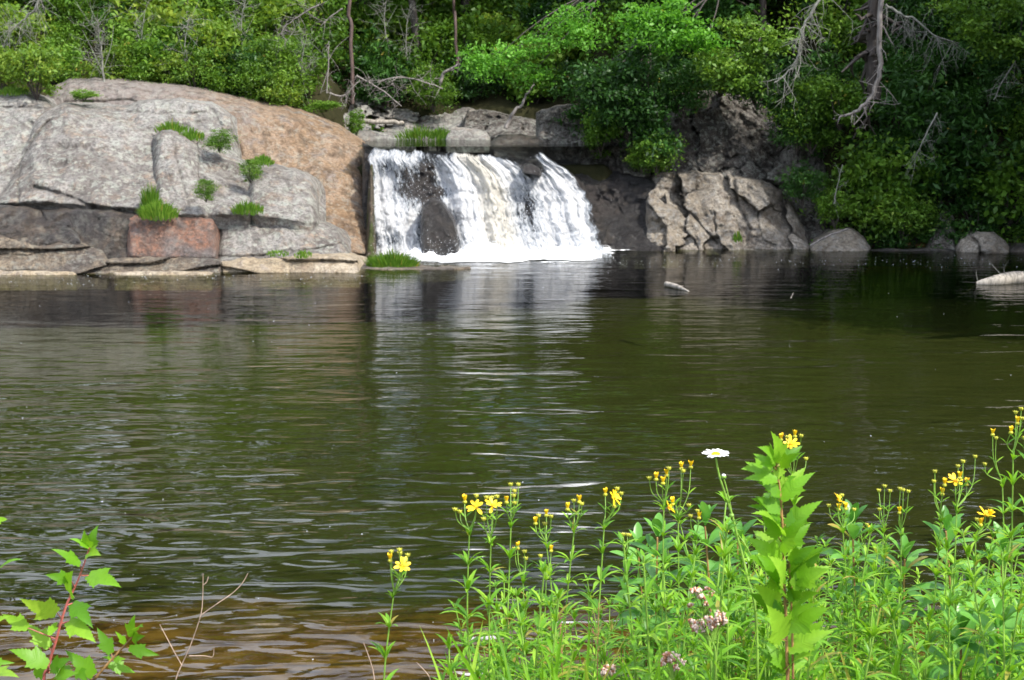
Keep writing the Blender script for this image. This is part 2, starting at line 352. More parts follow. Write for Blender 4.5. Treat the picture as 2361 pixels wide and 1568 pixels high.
# ---------------------------------------------------------------- rocks
def rock(name, top, bot, Yb, Yt, mat, label, R=1.2, edge=45, thick=3., amp=.12, freq=.9, seed=0, cracks=(), step=3.0,
         strata=0, blocks=0, pw=1., cat='rock', sub=-.35, kids=None, mid=None, group=None):
    top = np.array(top, float); bot = np.array(bot, float)
    u0, u1 = max(top[0, 0], bot[0, 0]), min(top[-1, 0], bot[-1, 0])
    nu = int((u1 - u0) / step) + 2; U = np.linspace(u0, u1, nu)
    vt = np.interp(U, top[:, 0], top[:, 1]); vb = np.interp(U, bot[:, 0], bot[:, 1]); vt = np.minimum(vt, vb - 1)
    wob = vnoise(np.stack([U * .05, U * 0, U * 0 + seed], -1), seed) * 2.2 + vnoise(np.stack([U * .15, U * 0, U * 0 + seed], -1), seed) * 1.0
    vt = vt + wob * np.clip((vb - vt) / 30, 0, 1)
    nv = int(np.max(vb - vt) / step) + 2; s = np.linspace(0, 1, nv)
    UU = np.repeat(U[None], nv, 0); SS = np.repeat(s[:, None], nu, 1)
    VV = vb[None] + (vt - vb)[None] * SS
    Hh = (vb - vt)[None]
    e = np.minimum(np.minimum(UU - u0, u1 - UU), (1 - SS) * Hh)
    # at the underside the rock tucks in a little too
    e2 = SS * Hh
    q = np.clip(e / (edge * .7), 0, 1); rd = 1 - np.sqrt(np.clip(1 - (1 - q) ** 2, 0, 1))
    q2 = np.clip(e2 / 12, 0, 1); rd2 = 1 - np.sqrt(np.clip(1 - (1 - q2) ** 2, 0, 1))
    Yf = Yb + (Yt - Yb) * SS ** pw
    if mid is not None: Yf = Yf + mid(UU, VV, SS)
    base = P(UU, VV, Yf)
    nz = fbm(base * freq, 5, seed) * amp + amp * 1.1 * (np.abs(fbm(base * freq * 1.4 + 7.7, 4, seed + 21)) - .35) + .03 * fbm(base * 5, 3, seed + 30)
    if blocks:                                            # angular blocks: each cell stands in or out by its own amount
        bp = np.stack([base[..., 0] * blocks * 1.1 + .25 * base[..., 2] * blocks + .26 * fbm(base * 1.3, 4, seed + 4), base[..., 2] * blocks * .62 + .26 * fbm(base * 1.1, 4, seed + 9)], -1)
        best = np.full(UU.shape, 9.); sec = np.full(UU.shape, 9.); val = np.zeros(UU.shape); cell = np.floor(bp).astype(int)
        for a in (-1, 0, 1):
            for b in (-1, 0, 1):
                ci = cell[..., 0] + a; cj = cell[..., 1] + b
                px = ci + .15 + .7 * _h(ci + 500, cj + 500, 0 * ci, seed); py = cj + .15 + .7 * _h(ci + 500, cj + 500, 0 * ci + 1, seed)
                d = np.hypot(bp[..., 0] - px, bp[..., 1] - py); v = _h(ci + 500, cj + 500, 0 * ci + 2, seed) + 1.5 * (_h(ci + 500, cj + 500, 0 * ci + 3, seed) - .5) * (bp[..., 0] - px) + 1.7 * (_h(ci + 500, cj + 500, 0 * ci + 4, seed) - .65) * (bp[..., 1] - py)
                up = d < best; sec = np.where(up, best, np.minimum(sec, d)); val = np.where(up, v, val); best = np.where(up, d, best)
        gap = sstep(.06, .0, sec - best) * sstep(-.3, .3, fbm(base * .9, 2, seed + 12))
        nz = nz + (val - .5) * .75 / max(blocks, 1) + gap * .16 - .05 * (1 - np.clip(best, 0, 1)) / max(blocks, 1)
        cr = gap * .55
    else: cr = np.zeros(UU.shape)
    if strata:
        ph = base[..., 2] * strata + .5 * fbm(base * .5, 2, seed + 2); fr = ph - np.floor(ph)
        nz = nz + .22 * fr - .11; cr = np.maximum(cr, sstep(.12, 0, fr) * .7)
    for (poly, w, dep) in cracks:
        poly = np.array(poly, float); dm = np.full(UU.shape, 1e9)
        jx = UU + 3 * fbm(np.stack([UU * .05, VV * .05, 0 * UU], -1), 3, seed + 5); jy = VV + 3 * fbm(np.stack([UU * .05, VV * .05, 0 * UU + 5], -1), 3, seed + 6)
        for a, b in zip(poly[:-1], poly[1:]):
            ab = b - a; tt = np.clip(((jx - a[0]) * ab[0] + (jy - a[1]) * ab[1]) / (ab @ ab), 0, 1)
            dm = np.minimum(dm, np.hypot(jx - a[0] - tt * ab[0], jy - a[1] - tt * ab[1]))
        gz = np.exp(-(dm / (w * .75)) ** 2) * .65; nz = nz + dep * gz * .8; cr = np.maximum(cr, gz)
    Yfr = Yf + R * rd + .5 * R * rd2 + nz * (1 - .7 * rd)
    front = P(UU, VV, Yfr)
    back = front.copy(); fl = np.clip(1 - np.maximum(rd, rd2), 0, 1)
    back[..., 1] = np.maximum(Yfr + thick * fl, front[..., 1]) ; back[..., 2] -= .3 * thick * fl * .3
    front[0, :, 2] += sub * (0 if Yb is None else 1); back[0, :, 2] += sub
    g = MB(); V, f = grid(front[..., 0], front[..., 1], front[..., 2]); V2, f2 = grid(back[..., 0], back[..., 1], back[..., 2])
    n0 = len(V); nR, nC = UU.shape
    idx = np.arange(n0).reshape(nR, nC)
    ring = np.concatenate([idx[0, :], idx[1:, -1], idx[-1, -2::-1], idx[-2:0:-1, 0]]); rn = np.roll(ring, -1)
    side = np.stack([ring, ring + n0, rn + n0, rn], -1)
    g.add(np.concatenate([V, V2]), np.concatenate([f, f2[:, ::-1] + n0, side]), np.concatenate([cr.ravel(), cr.ravel() * 0]))
    b = g.v[0].mean(0); b[2] = g.v[0][:, 2].min()
    if kids is not None:
        o = g.build(name, mat, origin=b)
    else: o = g.build(name, mat, origin=b)
    return tag(o, label, cat, group)

rock('boulder', [(60, 260), (95, 225), (130, 195), (160, 181), (250, 177), (330, 183), (430, 195), (520, 212), (600, 231), (680, 248), (740, 266), (795, 295), (828, 318), (845, 345), (855, 390), (860, 480), (864, 575)],
     [(60, 560), (400, 575), (700, 585), (830, 590), (864, 592)], 41.5, 47.5, M['rock_tan'],
     'huge tan rounded boulder, highest of the left rocks, its steep end beside the waterfall', R=2.2, edge=70, thick=5, amp=.2, freq=.5, seed=3, pw=.8,
     cracks=[([(480, 235), (520, 290), (560, 360)], 7, .3), ([(150, 235), (300, 232), (420, 255), (490, 262)], 3, .25), ([(700, 290), (650, 240)], 2, .1), ([(815, 400), (800, 480), (815, 540)], 2, .04)], sub=-.4)
rock('boulder', [(120, 262), (150, 240), (210, 236), (290, 240), (340, 228), (420, 226), (490, 236), (530, 262), (548, 310), (560, 370)], [(120, 420), (560, 430)], 42.6, 45.4, M['rock_pale'],
     'pinkish grey shelf of rock lying between the tan dome and the lichen-spotted boulder', R=.8, edge=22, thick=2, seed=71, amp=.2, cracks=[([(200, 250), (320, 258), (470, 262)], 2.5, .15), ([(480, 240), (510, 290), (530, 350)], 3, .15)])
rock('boulder', [(-90, 232), (0, 216), (60, 209), (105, 222), (140, 250), (165, 300)], [(-90, 500), (165, 500)], 40.6, 45.5, M['rock_pale'],
     'pale grey boulder at the left edge, beside a leafy shrub on top', R=1.4, seed=5, amp=.16, cracks=[([(-40, 250), (60, 245), (110, 255)], 3, .25), ([(20, 262), (70, 300)], 3, .1)])
rock('boulder', [(-60, 440), (0, 415), (20, 370), (50, 318), (80, 270), (108, 246), (150, 236), (230, 250), (290, 268), (370, 296), (420, 330), (445, 400), (452, 494)],
     [(-60, 482), (0, 472), (150, 476), (270, 484), (452, 496)], 39.7, 44.2, M['rock_grey'],
     'massive grey lichen-spotted boulder left of the grass tufts, above the dark wet ledge', R=1.6, edge=50, seed=8, amp=.17, freq=.8, thick=4,
     cracks=[([(40, 470), (45, 380), (75, 320), (120, 275)], 3, .3), ([(80, 430), (150, 450), (220, 478)], 5, .35), ([(110, 255), (200, 268), (300, 275)], 2, .1)])
rock('boulder', [(350, 320), (372, 300), (395, 298), (425, 308), (455, 330), (475, 380), (490, 492)], [(350, 500), (490, 502)], 39.6, 42.8, M['rock_grey'],
     'upright grey rock between two mossy cracks, above the red block', R=1.0, edge=34, seed=11, amp=.15, cracks=[([(400, 330), (420, 420), (440, 490)], 3, .15)])
rock('boulder', [(440, 352), (458, 322), (490, 336), (520, 352), (545, 362), (575, 372), (588, 410), (585, 490)], [(440, 500), (585, 500)], 39.9, 43.2, M['rock_grey'],
     'broken grey rock with a fern-like shrub growing out of its left crack', R=1.0, edge=34, seed=14, amp=.2, cracks=[([(500, 400), (560, 430)], 3, .1)])
rock('boulder', [(565, 400), (585, 378), (625, 375), (680, 388), (715, 405), (730, 432), (738, 480), (736, 512)], [(565, 500), (736, 520)], 40.1, 42.6, M['rock_grey'],
     'blocky brown-grey boulder leaning on the tan dome, right of the small bush', R=1.0, edge=34, seed=17, amp=.16)
rock('boulder', [(488, 585), (500, 530), (515, 494), (540, 479), (600, 482), (650, 486), (700, 497), (745, 508), (780, 530), (800, 556), (815, 590), (826, 612)],
     [(488, 622), (826, 630)], 38.9, 41.0, M['rock_grey'], 'wedge-shaped grey boulder at the water edge left of the grassy ledge', R=.9, edge=36, seed=20, amp=.13, freq=1.1,
     cracks=[([(500, 592), (600, 590), (700, 575), (800, 560)], 2.5, .2)])
rock('rock_slab', [(508, 600), (560, 594), (640, 592), (700, 588), (790, 584), (822, 594), (830, 610)], [(508, 632), (830, 634)], 38.5, 39.1, M['rock_cream'],
     'flat cream-streaked slab lying at the foot of the wedge-shaped boulder', R=.5, edge=14, seed=23, amp=.08, strata=2.2, step=2.2)
rock('rock_slab', [(-60, 472), (0, 470), (60, 473), (110, 485), (160, 500), (190, 545)], [(-60, 560), (190, 568)], 38.9, 39.9, M['rock_dark'],
     'black glistening wet rock at the left edge under the big boulder', R=.5, edge=20, seed=25, amp=.14, freq=1.6)
rock('rock_slab', [(95, 484), (150, 478), (240, 482), (310, 486), (330, 520), (345, 590)], [(95, 600), (345, 604)], 39.2, 39.9, M['rock_dark'],
     'dark brown seeping rock face left of the reddish block', R=.4, edge=18, seed=27, amp=.1, freq=1.2)
rock('rock_slab', [(290, 500), (310, 488), (380, 487), (440, 492), (490, 502), (508, 540), (503, 590)], [(290, 598), (503, 600)], 39.0, 39.8, M['rock_red'],
     'smooth reddish block between the dark face and the wedge boulder', R=.5, edge=22, seed=29, amp=.08)
rock('rock_slab', [(-60, 545), (0, 538), (60, 536), (100, 548), (180, 556), (235, 572), (252, 600), (256, 622)], [(-60, 640), (256, 638)], 38.2, 39.2, M['rock_ledge'],
     'layered tan slab in the lower left corner of the rocks at the waterline', R=.5, edge=16, seed=31, amp=.1, strata=1.6, step=2.2, cracks=[([(-30, 585), (60, 590), (110, 578)], 2, .15)])
rock('rock_slab', [(235, 602), (260, 596), (330, 592), (420, 592), (505, 596), (512, 612)], [(235, 634), (512, 636)], 38.4, 38.9, M['rock_ledge'],
     'low water-worn shelf in front of the reddish block', R=.4, edge=10, seed=33, amp=.07, strata=2.6, step=2.2)
rock('rock_slab', [(-60, 623), (0, 622), (100, 624), (168, 626), (178, 630)], [(-60, 640), (178, 640)], 38.0, 38.2, M['rock_cream'],
     'thin cream ledge at the left edge just out of the water', R=.2, edge=6, seed=35, amp=.03, step=2.2)
rock('rock_slab', [(262, 628), (300, 626), (400, 625), (480, 626), (490, 630)], [(262, 640), (490, 640)], 38.0, 38.2, M['rock_cream'],
     'thin cream ledge below the low shelf, middle of the left rocks', R=.2, edge=6, seed=36, amp=.03, step=2.2)
rock('rock_slab', [(800, 618), (825, 602), (900, 598), (980, 602), (1040, 607), (1085, 611)], [(800, 624), (1000, 622), (1085, 616)], 39.0, 41.2, M['rock_ledge'],
     'long low ledge reaching into the pool under the grass at the fall foot', R=.2, edge=6, seed=37, amp=.06, step=2.2)
rock('boulder', [(470, 500), (520, 488), (600, 492), (660, 500), (700, 520)], [(470, 540), (700, 545)], 41.2, 42.0, M['rock_ledge'],
     'small broken rocks filling the gap behind the wedge boulder', R=.4, edge=14, seed=39, amp=.12, freq=1.6)

# upstream bank
rock('rock_ledge', [(660, 250), (690, 226), (760, 218), (850, 226), (900, 246), (1000, 250), (1080, 246), (1130, 262), (1180, 300)], [(660, 330), (1180, 332)], 53.0, 56.0, M['rock_pale'],
     'pale grey stepped ledge along the upstream bank behind the waterfall', R=1.0, edge=20, seed=41, amp=.25, freq=.9, blocks=.45, sub=-.5)
rock('rock_slab', [(800, 312), (830, 300), (880, 303), (950, 308), (960, 318)], [(800, 326), (960, 328)], 51.6, 52.2, M['rock_pale'],
     'flat pale rock at the upper water edge, below the fallen log', R=.3, edge=8, seed=42, amp=.07)
rock('boulder', [(1025, 312), (1040, 296), (1080, 294), (1120, 303), (1130, 316)], [(1025, 328), (1130, 330)], 50.8, 51.6, M['rock_pale'],
     'rounded grey rock at the upper water edge, right of the bank grass', R=.4, edge=10, seed=43, amp=.09)
rock('rock_ledge', [(1060, 300), (1075, 262), (1105, 250), (1150, 258), (1200, 270), (1250, 280)], [(1060, 325), (1250, 328)], 52.0, 53.5, M['rock_upper'],
     'cracked blue-grey rock face behind the leaning pale branch', R=.6, edge=20, seed=45, amp=.18, blocks=.8)
rock('boulder', [(1130, 328), (1150, 312), (1200, 310), (1250, 318), (1262, 345), (1262, 372)], [(1130, 345), (1180, 368), (1262, 378)], 45.6, 47.5, M['rock_dark'],
     'brown wet rock on the lip of the fall between its two spouts', R=.5, edge=14, seed=47, amp=.1)

# the bed of the waterfall
rock('waterfall_rock', [(835, 330), (870, 343), (1000, 350), (1130, 357), (1200, 362), (1260, 364), (1300, 385), (1345, 420), (1375, 500), (1400, 575)],
     [(835, 592), (1400, 592)], 43.55, 45.75, M['rock_wet'], 'black wet rock step behind the falling white water', R=.3, edge=16, seed=49, amp=.25, freq=1.1, thick=1.5, cat='rock')
rock('boulder', [(968, 520), (975, 475), (995, 456), (1020, 464), (1045, 500), (1055, 540), (1060, 590)], [(968, 596), (1060, 596)], 42.35, 42.9, M['rock_wet'],
     'dark mossy-topped rock standing out in the middle of the waterfall', R=.4, edge=18, seed=51, amp=.1, freq=1.6)
rock('boulder', [(1203, 385), (1210, 377), (1225, 377), (1243, 388), (1248, 400)], [(1195, 396), (1252, 408)], 43.9, 44.1, M['rock_wet'],
     'small dark rock poking through the upper right of the falls', R=.2, edge=8, seed=53, amp=.05, sub=0)
rock('mossy_rock', [(838, 590), (844, 520), (848, 440), (852, 388), (856, 372), (861, 420), (865, 500), (869, 585)], [(838, 594), (869, 596)], 42.0, 44.2, M['rock_moss'],
     'strip of green mossy rock between the tan boulder and the waterfall', R=.3, edge=8, seed=54, amp=.12, step=1.6)

# right-hand cliffs
rock('cliff', [(1235, 262), (1250, 252), (1300, 240), (1350, 235), (1400, 255), (1450, 300), (1500, 340)], [(1235, 372), (1320, 392), (1500, 412)], 46.6, 48.2, M['rock_upper'],
     'blocky grey cliff above the right end of the waterfall', R=.8, edge=18, seed=55, amp=.22, blocks=.7, sub=0)
rock('cliff', [(1262, 362), (1300, 368), (1400, 388), (1480, 400), (1530, 420), (1550, 520), (1556, 592)], [(1262, 380), (1345, 592), (1380, 594), (1556, 594)], 43.6, 46.4, M['rock_wet'],
     'dark wet rock slope right beside the waterfall', R=.7, edge=22, seed=57, amp=.25, freq=.8, cracks=[([(1400, 430), (1450, 520)], 4, .2)], mid=lambda U_, V_, S_: 2.8 * ((592 - V_) / 230 - S_) + .25)
rock('cliff', [(1485, 440), (1510, 400), (1600, 393), (1690, 402), (1760, 415), (1800, 440), (1835, 480), (1862, 530), (1872, 578)], [(1485, 592), (1872, 592)], 43.9, 46.0, M['rock_cliff'],
     'tan fractured cliff foot standing in the water right of the falls', R=.5, edge=14, seed=59, amp=.16, freq=1.2, blocks=1.1, step=2.2,
     cracks=[([(1690, 402), (1700, 470), (1730, 530)], 4, .3), ([(1560, 470), (1600, 500), (1650, 560)], 4, .25)])
rock('cliff', [(1540, 240), (1570, 212), (1640, 208), (1720, 222), (1790, 260), (1830, 330), (1845, 410)], [(1540, 408), (1845, 430)], 46.6, 48.6, M['rock_upper'],
     'upper shaded cliff with a pale vertical panel under the overhanging leaves', R=.5, edge=14, seed=61, amp=.22, freq=1., blocks=.8, step=2.4, sub=0)
rock('cliff', [(1780, 400), (1800, 350), (1840, 320), (1890, 350), (1930, 430), (1960, 500), (1985, 570)], [(1780, 590), (1985, 590)], 44.9, 47.6, M['rock_upper'],
     'dark sloping end of the cliff disappearing under the right bushes', R=.5, edge=14, seed=73, amp=.25, blocks=.8)
rock('boulder', [(1865, 570), (1885, 548), (1920, 528), (1960, 524), (1990, 545), (2008, 572)], [(1865, 586), (2008, 586)], 43.6, 44.4, M['rock_cliff'],
     'low tan boulder at the waterline beside a leaning stick', R=.5, edge=14, seed=63, amp=.1)
rock('boulder', [(2128, 575), (2145, 530), (2165, 490), (2185, 476), (2200, 500), (2205, 572)], [(2128, 586), (2205, 586)], 43.9, 45.2, M['rock_upper'],
     'narrow grey rock slanting up out of the right bank bushes', R=.4, edge=12, seed=65, amp=.12)
rock('boulder', [(2200, 572), (2215, 545), (2250, 534), (2290, 536), (2320, 560), (2330, 576)], [(2200, 588), (2330, 588)], 43.4, 44.2, M['rock_cliff'],
     'pale-topped boulder near the right edge of the far waterline', R=.5, edge=14, seed=67, amp=.12, blocks=1.)
rock('boulder', [(2320, 574), (2345, 562), (2400, 560), (2430, 578)], [(2320, 588), (2430, 588)], 43.3, 43.8, M['rock_dark'],
     'low dark stone cut by the right edge of the picture', R=.3, edge=10, seed=68, amp=.08)
rock('shore_stones', [(1995, 578), (2040, 572), (2090, 575), (2140, 571), (2215, 576)], [(1995, 588), (2215, 588)], 43.6, 43.8, M['rock_dark'],
     'low row of dark wet stone along the water between two boulders', R=.2, edge=6, seed=69, amp=.08)

# ---------------------------------------------------------------- waterfall and foam
def waterfall():
    top = np.array([(846, 328), (858, 333), (885, 338), (930, 336), (990, 341), (1060, 345), (1100, 350), (1150, 356), (1190, 366), (1208, 362), (1215, 345), (1250, 343), (1265, 362), (1290, 380), (1330, 408), (1352, 436), (1362, 480), (1374, 530), (1400, 578)], float)
    lip = np.array([(0, 328), (.03, 333), (.1, 338), (.2, 336), (.36, 341), (.53, 345), (.63, 350), (.75, 356), (.82, 366), (.87, 369), (.905, 352), (.94, 343), (1, 343)])
    rgt = np.array([(343, 1250), (362, 1265), (380, 1290), (408, 1330), (436, 1350), (480, 1364), (530, 1376), (590, 1402)], float)
    nu, nv = 300, 160; C0 = np.linspace(0, 1, nu); s = np.linspace(0, 1, nv)
    CC = np.repeat(C0[None], nv, 0); SS = np.repeat(s[:, None], nu, 1); vb = 590.
    vt = np.interp(C0, lip[:, 0], lip[:, 1])[None] + 1.5 * vnoise(np.stack([C0 * 40, 0 * C0, 0 * C0], -1), 3)[None]
    VV = vb + (vt - vb) * SS
    uR = np.interp(VV, rgt[:, 0], rgt[:, 1]) + 5 * vnoise(np.stack([VV * .09, 0 * VV, 0 * VV], -1), 4) * sstep(350, 400, VV)
    uL = 848 + 18 * (VV - 330) / 260 + 5 * vnoise(np.stack([VV * .06, 0 * VV, 0 * VV], -1), 3)
    UU = uL + (uR - uL) * CC
    hang = (1 - SS) ** 2
    Yf = 42.9 + 2.3 * SS ** .75
    # rounded shoulders where the water folds over steps
    for (cu, cv, ru, rv, a) in ((900, 500, 60, 40, -.35), (1130, 400, 60, 60, -.35), (1080, 560, 60, 40, -.25), (930, 370, 60, 30, -.3), (1300, 500, 50, 80, -.3), (1010, 420, 26, 60, .45), (1000, 530, 40, 60, .5), (1215, 470, 40, 60, .2)):
        Yf = Yf + a * np.exp(-((UU - cu) / ru) ** 2 - ((VV - cv) / rv) ** 2)
    p = P(UU, VV, Yf)
    Yf = Yf + .16 * fbm(np.stack([CC * 30, p[..., 2] * .6, 0 * UU], -1), 4, 5) - .16 * np.abs(fbm(np.stack([CC * 5, p[..., 2] * 1.5, 0 * UU], -1), 3, 15)) + .05 * fbm(p * 6, 3, 8)
    p = P(UU, VV, Yf)
    d = np.full(UU.shape, .75)
    for (cu, cv, ru, rv, a) in ((940, 425, 32, 55, -.4), (985, 410, 22, 60, -.5), (1130, 440, 16, 60, -.12), (1005, 525, 34, 55, -.8), (1215, 480, 34, 62, -.26), (905, 560, 22, 22, -.3), (1045, 560, 30, 22, -.3), (885, 385, 22, 22, -.2),
                                (1130, 370, 60, 20, .05), (1225, 385, 26, 14, -.7), (1340, 430, 30, 20, -.1), (1100, 470, 50, 90, .14), (890, 500, 40, 30, .22), (1290, 440, 40, 60, .06), (1165, 500, 20, 30, -.1), (1000, 445, 40, 12, -.3)):
        d = d + a * np.exp(-(((UU - cu) / ru) ** 2 + ((VV - cv) / rv) ** 2))
    d = d + .3 * sstep(560, 585, VV)
    d = d - .3 * sstep(.03, 0, CC) - .25 * sstep(.07, 0, 1 - SS) - .35 * sstep(.035, 0, 1 - CC)
    d = d - .45 * sstep(1, 0, (1 - SS) / (.05 + .09 * np.clip(fbm(np.stack([CC * 14, 0 * CC, 0 * CC], -1), 3, 40) + .5, 0, 1.4)))
    d = d - .4 * np.exp(-((CC - .845) / .035) ** 2) * sstep(.25, .05, 1 - SS)
    g = MB(); V, f = grid(p[..., 0], p[..., 1], p[..., 2]); g.add(V, f[:, ::-1], d.ravel())
    o = g.build('waterfall', M['fall']); tag(o, kind='structure')
    at_ = o.data.attributes.new('flow', 'FLOAT', 'POINT'); at_.data.foreach_set('value', CC.astype(np.float32).ravel())
    # loose drops thrown off the sheet
    rs = np.random.RandomState(4); g = MB(); k = 4200
    uu = 850 + rs.rand(k) * 560; vt_ = np.interp(uu, top[:, 0], top[:, 1]); vv = vt_ + (596 - vt_) * rs.rand(k) ** .4
    yy = 42.2 + 2.2 * np.clip((590 - vv) / 250, 0, 1) ** .75 + rs.randn(k) * .12
    c = P(uu, vv, yy); c[:, 2] += .02; r = .004 + .011 * rs.rand(k) ** 2
    oc = np.array([(1, 0, 0), (-1, 0, 0), (0, 1, 0), (0, -1, 0), (0, 0, 1.5), (0, 0, -1.5)])
    V = (c[:, None] + oc[None] * r[:, None, None]).reshape(-1, 3)
    of = np.array([(0, 2, 4), (2, 1, 4), (1, 3, 4), (3, 0, 4), (2, 0, 5), (1, 2, 5), (3, 1, 5), (0, 3, 5)])
    f = (of[None] + (np.arange(k) * 6)[:, None, None]).reshape(-1, 3); f = np.concatenate([f, f[:, 2:]], 1)
    g.add(V, f, 0.); tag(g.build('spray', M['bubble']), 'fine white drops thrown off the front of the waterfall', 'spray', kind='stuff')
waterfall()
def foam():
    nu, nv = 220, 50; u = np.linspace(860, 1560, nu); v = np.linspace(574, 626, nv)
    UU, VV = np.meshgrid(u, v); a = np.array([PW(x, y, .012) for x, y in zip(UU.ravel(), VV.ravel())]).reshape(nv, nu, 3)
    core = np.exp(-((UU - 1160) / 235) ** 4) * sstep(622, 592, VV + .02 * np.abs(UU - 1100) * (UU < 1100))
    tail = sstep(1360, 1400, UU) * sstep(1560, 1400, UU) * np.exp(-((VV - 577) / 5) ** 2) * .55
    core = core * sstep(-.2, .1, .9 - (VV - 586) / 20 + .5 * fbm(a * np.array([.9, 1.6, 1]), 4, 33))
    d = .12 + .8 * np.maximum(core, tail); d = np.where((UU > 1330), np.maximum(d, .85 * np.exp(-((UU - 1370) / 60) ** 2 - ((VV - 583) / 8) ** 2)), d)
    d = np.maximum(d, .42 * np.exp(-((UU - 1150) / 260) ** 2) * sstep(628, 596, VV))
    a[..., 2] += np.clip(core, 0, 1) * (.1 + .26 * np.clip(fbm(a * 2.4, 4, 2), -.4, 1)) * sstep(602, 588, VV)
    g = MB(); V, f = grid(a[..., 0], a[..., 1], a[..., 2]); g.add(V, f[:, ::-1], d.ravel())
    tag(g.build('foam', M['foam']), 'churned white foam spreading at the foot of the waterfall', 'foam', kind='stuff')
    # bubbles drifting on the pool
    rs = np.random.RandomState(9); g = MB(); k = 170
    uu = rs.rand(k) * 2400; vv = 592 + (rs.rand(k) ** 1.6) * 960
    nearL = rs.rand(k) < .45; uu = np.where(nearL, uu * .55, uu)
    keep = (vnoise(np.stack([uu * .006, vv * .02, 0 * uu], -1), 6) > -.25); uu, vv = uu[keep], vv[keep]
    band = rs.rand(420) * 2360; uu = np.concatenate([uu, band]); vv = np.concatenate([vv, np.where(band < 850, 640 + rs.randn(420) * 9, 603 + rs.randn(420) * 6)])
    an = np.arange(7) * 2 * np.pi / 7
    for x, y in zip(uu, vv):
        if x < 850 and y < 632: continue
        c = PW(x, y, .006); r = (.0035 + .007 * rs.rand() ** 3) * (1 + .02 * c[1])
        ring = np.stack([c[0] + r * np.cos(an), c[1] + r * np.sin(an), 0 * an + .004], -1)
        g.add(np.concatenate([ring, [c + (0, 0, r * .5)]]), [[a, (a + 1) % 7, 7, 7] for a in range(7)], 0)
    tag(g.build('bubbles', M['bubble']), 'scattered tiny white bubbles drifting on the pool', 'bubbles', kind='stuff')
foam()

# ---------------------------------------------------------------- leaf clouds, shrubs, trees
def leafcloud(g, cen, ext, n, size, rs, asp=.5, flat=.3, clumps=50, spread=.28, shell=.55, droop=0., flatten=1.):
    """n leaf-sized faces gathered in clumps through an ellipsoid."""
    cen = np.array(cen, float); ext = np.array(ext, float)
    d = rs.randn(clumps, 3); d /= np.linalg.norm(d, axis=1)[:, None]; rr = shell + (1 - shell) * rs.rand(clumps) ** .6
    rr *= .66 + .56 * rs.rand(clumps)
    cc = d * rr[:, None]; cv = rs.rand(clumps)
    k = rs.randint(0, clumps, n); sp = spread * (.5 + rs.rand(clumps))[k]
    off = rs.randn(n, 3) * sp[:, None]; off[:, 2] *= .5 * flatten
    off[:, 2] -= droop * (off[:, 0] ** 2 + off[:, 1] ** 2)
    c = cen + (cc[k] + off) * ext
    leaf_quads(g, c, size, rs, asp, flat, np.clip(cv[k] * .6 + .4 * rs.rand(n), 0, 1))

def leaf_quads(g, c, size, rs, asp, flat, r):
    n = len(c)
    nrm = rs.randn(n, 3) * (1 - flat) + np.array([0, -.25, 1.]) * (.4 + flat); nrm /= np.linalg.norm(nrm, axis=1)[:, None]
    a = rs.randn(n, 3); a -= (a * nrm).sum(1)[:, None] * nrm; a /= np.linalg.norm(a, axis=1)[:, None]; b = np.cross(nrm, a)
    L = (size * (.6 + .8 * rs.rand(n)))[:, None]; w = L * asp
    V = np.stack([c - a * L * .5, c + b * w * .5 + nrm * w * .18, c + a * L * .5 - nrm * L * .12, c - b * w * .5 + nrm * w * .18], 1).reshape(-1, 3)
    f = np.arange(4 * n).reshape(n, 4); g.add(V, f, np.repeat(r, 4))

def limbs(g, base, tips, r0, rs, sag=.1, k=5):
    for t in tips:
        t = np.array(t, float); base_ = np.array(base, float); m = (base_ + t) / 2 + rs.randn(3) * .12 * np.linalg.norm(t - base_); m[2] += sag
        s = np.linspace(0, 1, 7)[:, None]; pts = (1 - s) ** 2 * base_ + 2 * s * (1 - s) * m + s ** 2 * t
        g.tube(pts, np.linspace(r0, r0 * .25, 7), k)

def shrub_proto(kind, seed):
    rs = np.random.RandomState(seed); e = empty('shrub', (0, 0, 0), cat='shrub')
    mat, n, size, asp, cl, sp = {'laurel': ('laurel', 4300, .14, .42, 60, .2), 'young': ('yellowish', 2100, .2, .5, 55, .2), 'deep': ('deep', 3400, .19, .32, 60, .2), 'mixed': ('fresh', 2600, .17, .58, 50, .2)}[kind]
    g = MB(); leafcloud(g, (0, 0, 1.15), (1.25, 1.1, 1.15), n, size, rs, asp, .25, cl, sp, .45)
    g.build('foliage', M[mat], e)
    g = MB(); tips = [(math.cos(a) * (.3 + .7 * rs.rand()), math.sin(a) * (.3 + .7 * rs.rand()), 1.1 + rs.rand() * .9) for a in rs.rand(9) * 6.3]
    limbs(g, (0, 0, -.2), tips, .035, rs); g.build('stems', M['bark'], e)
    return e

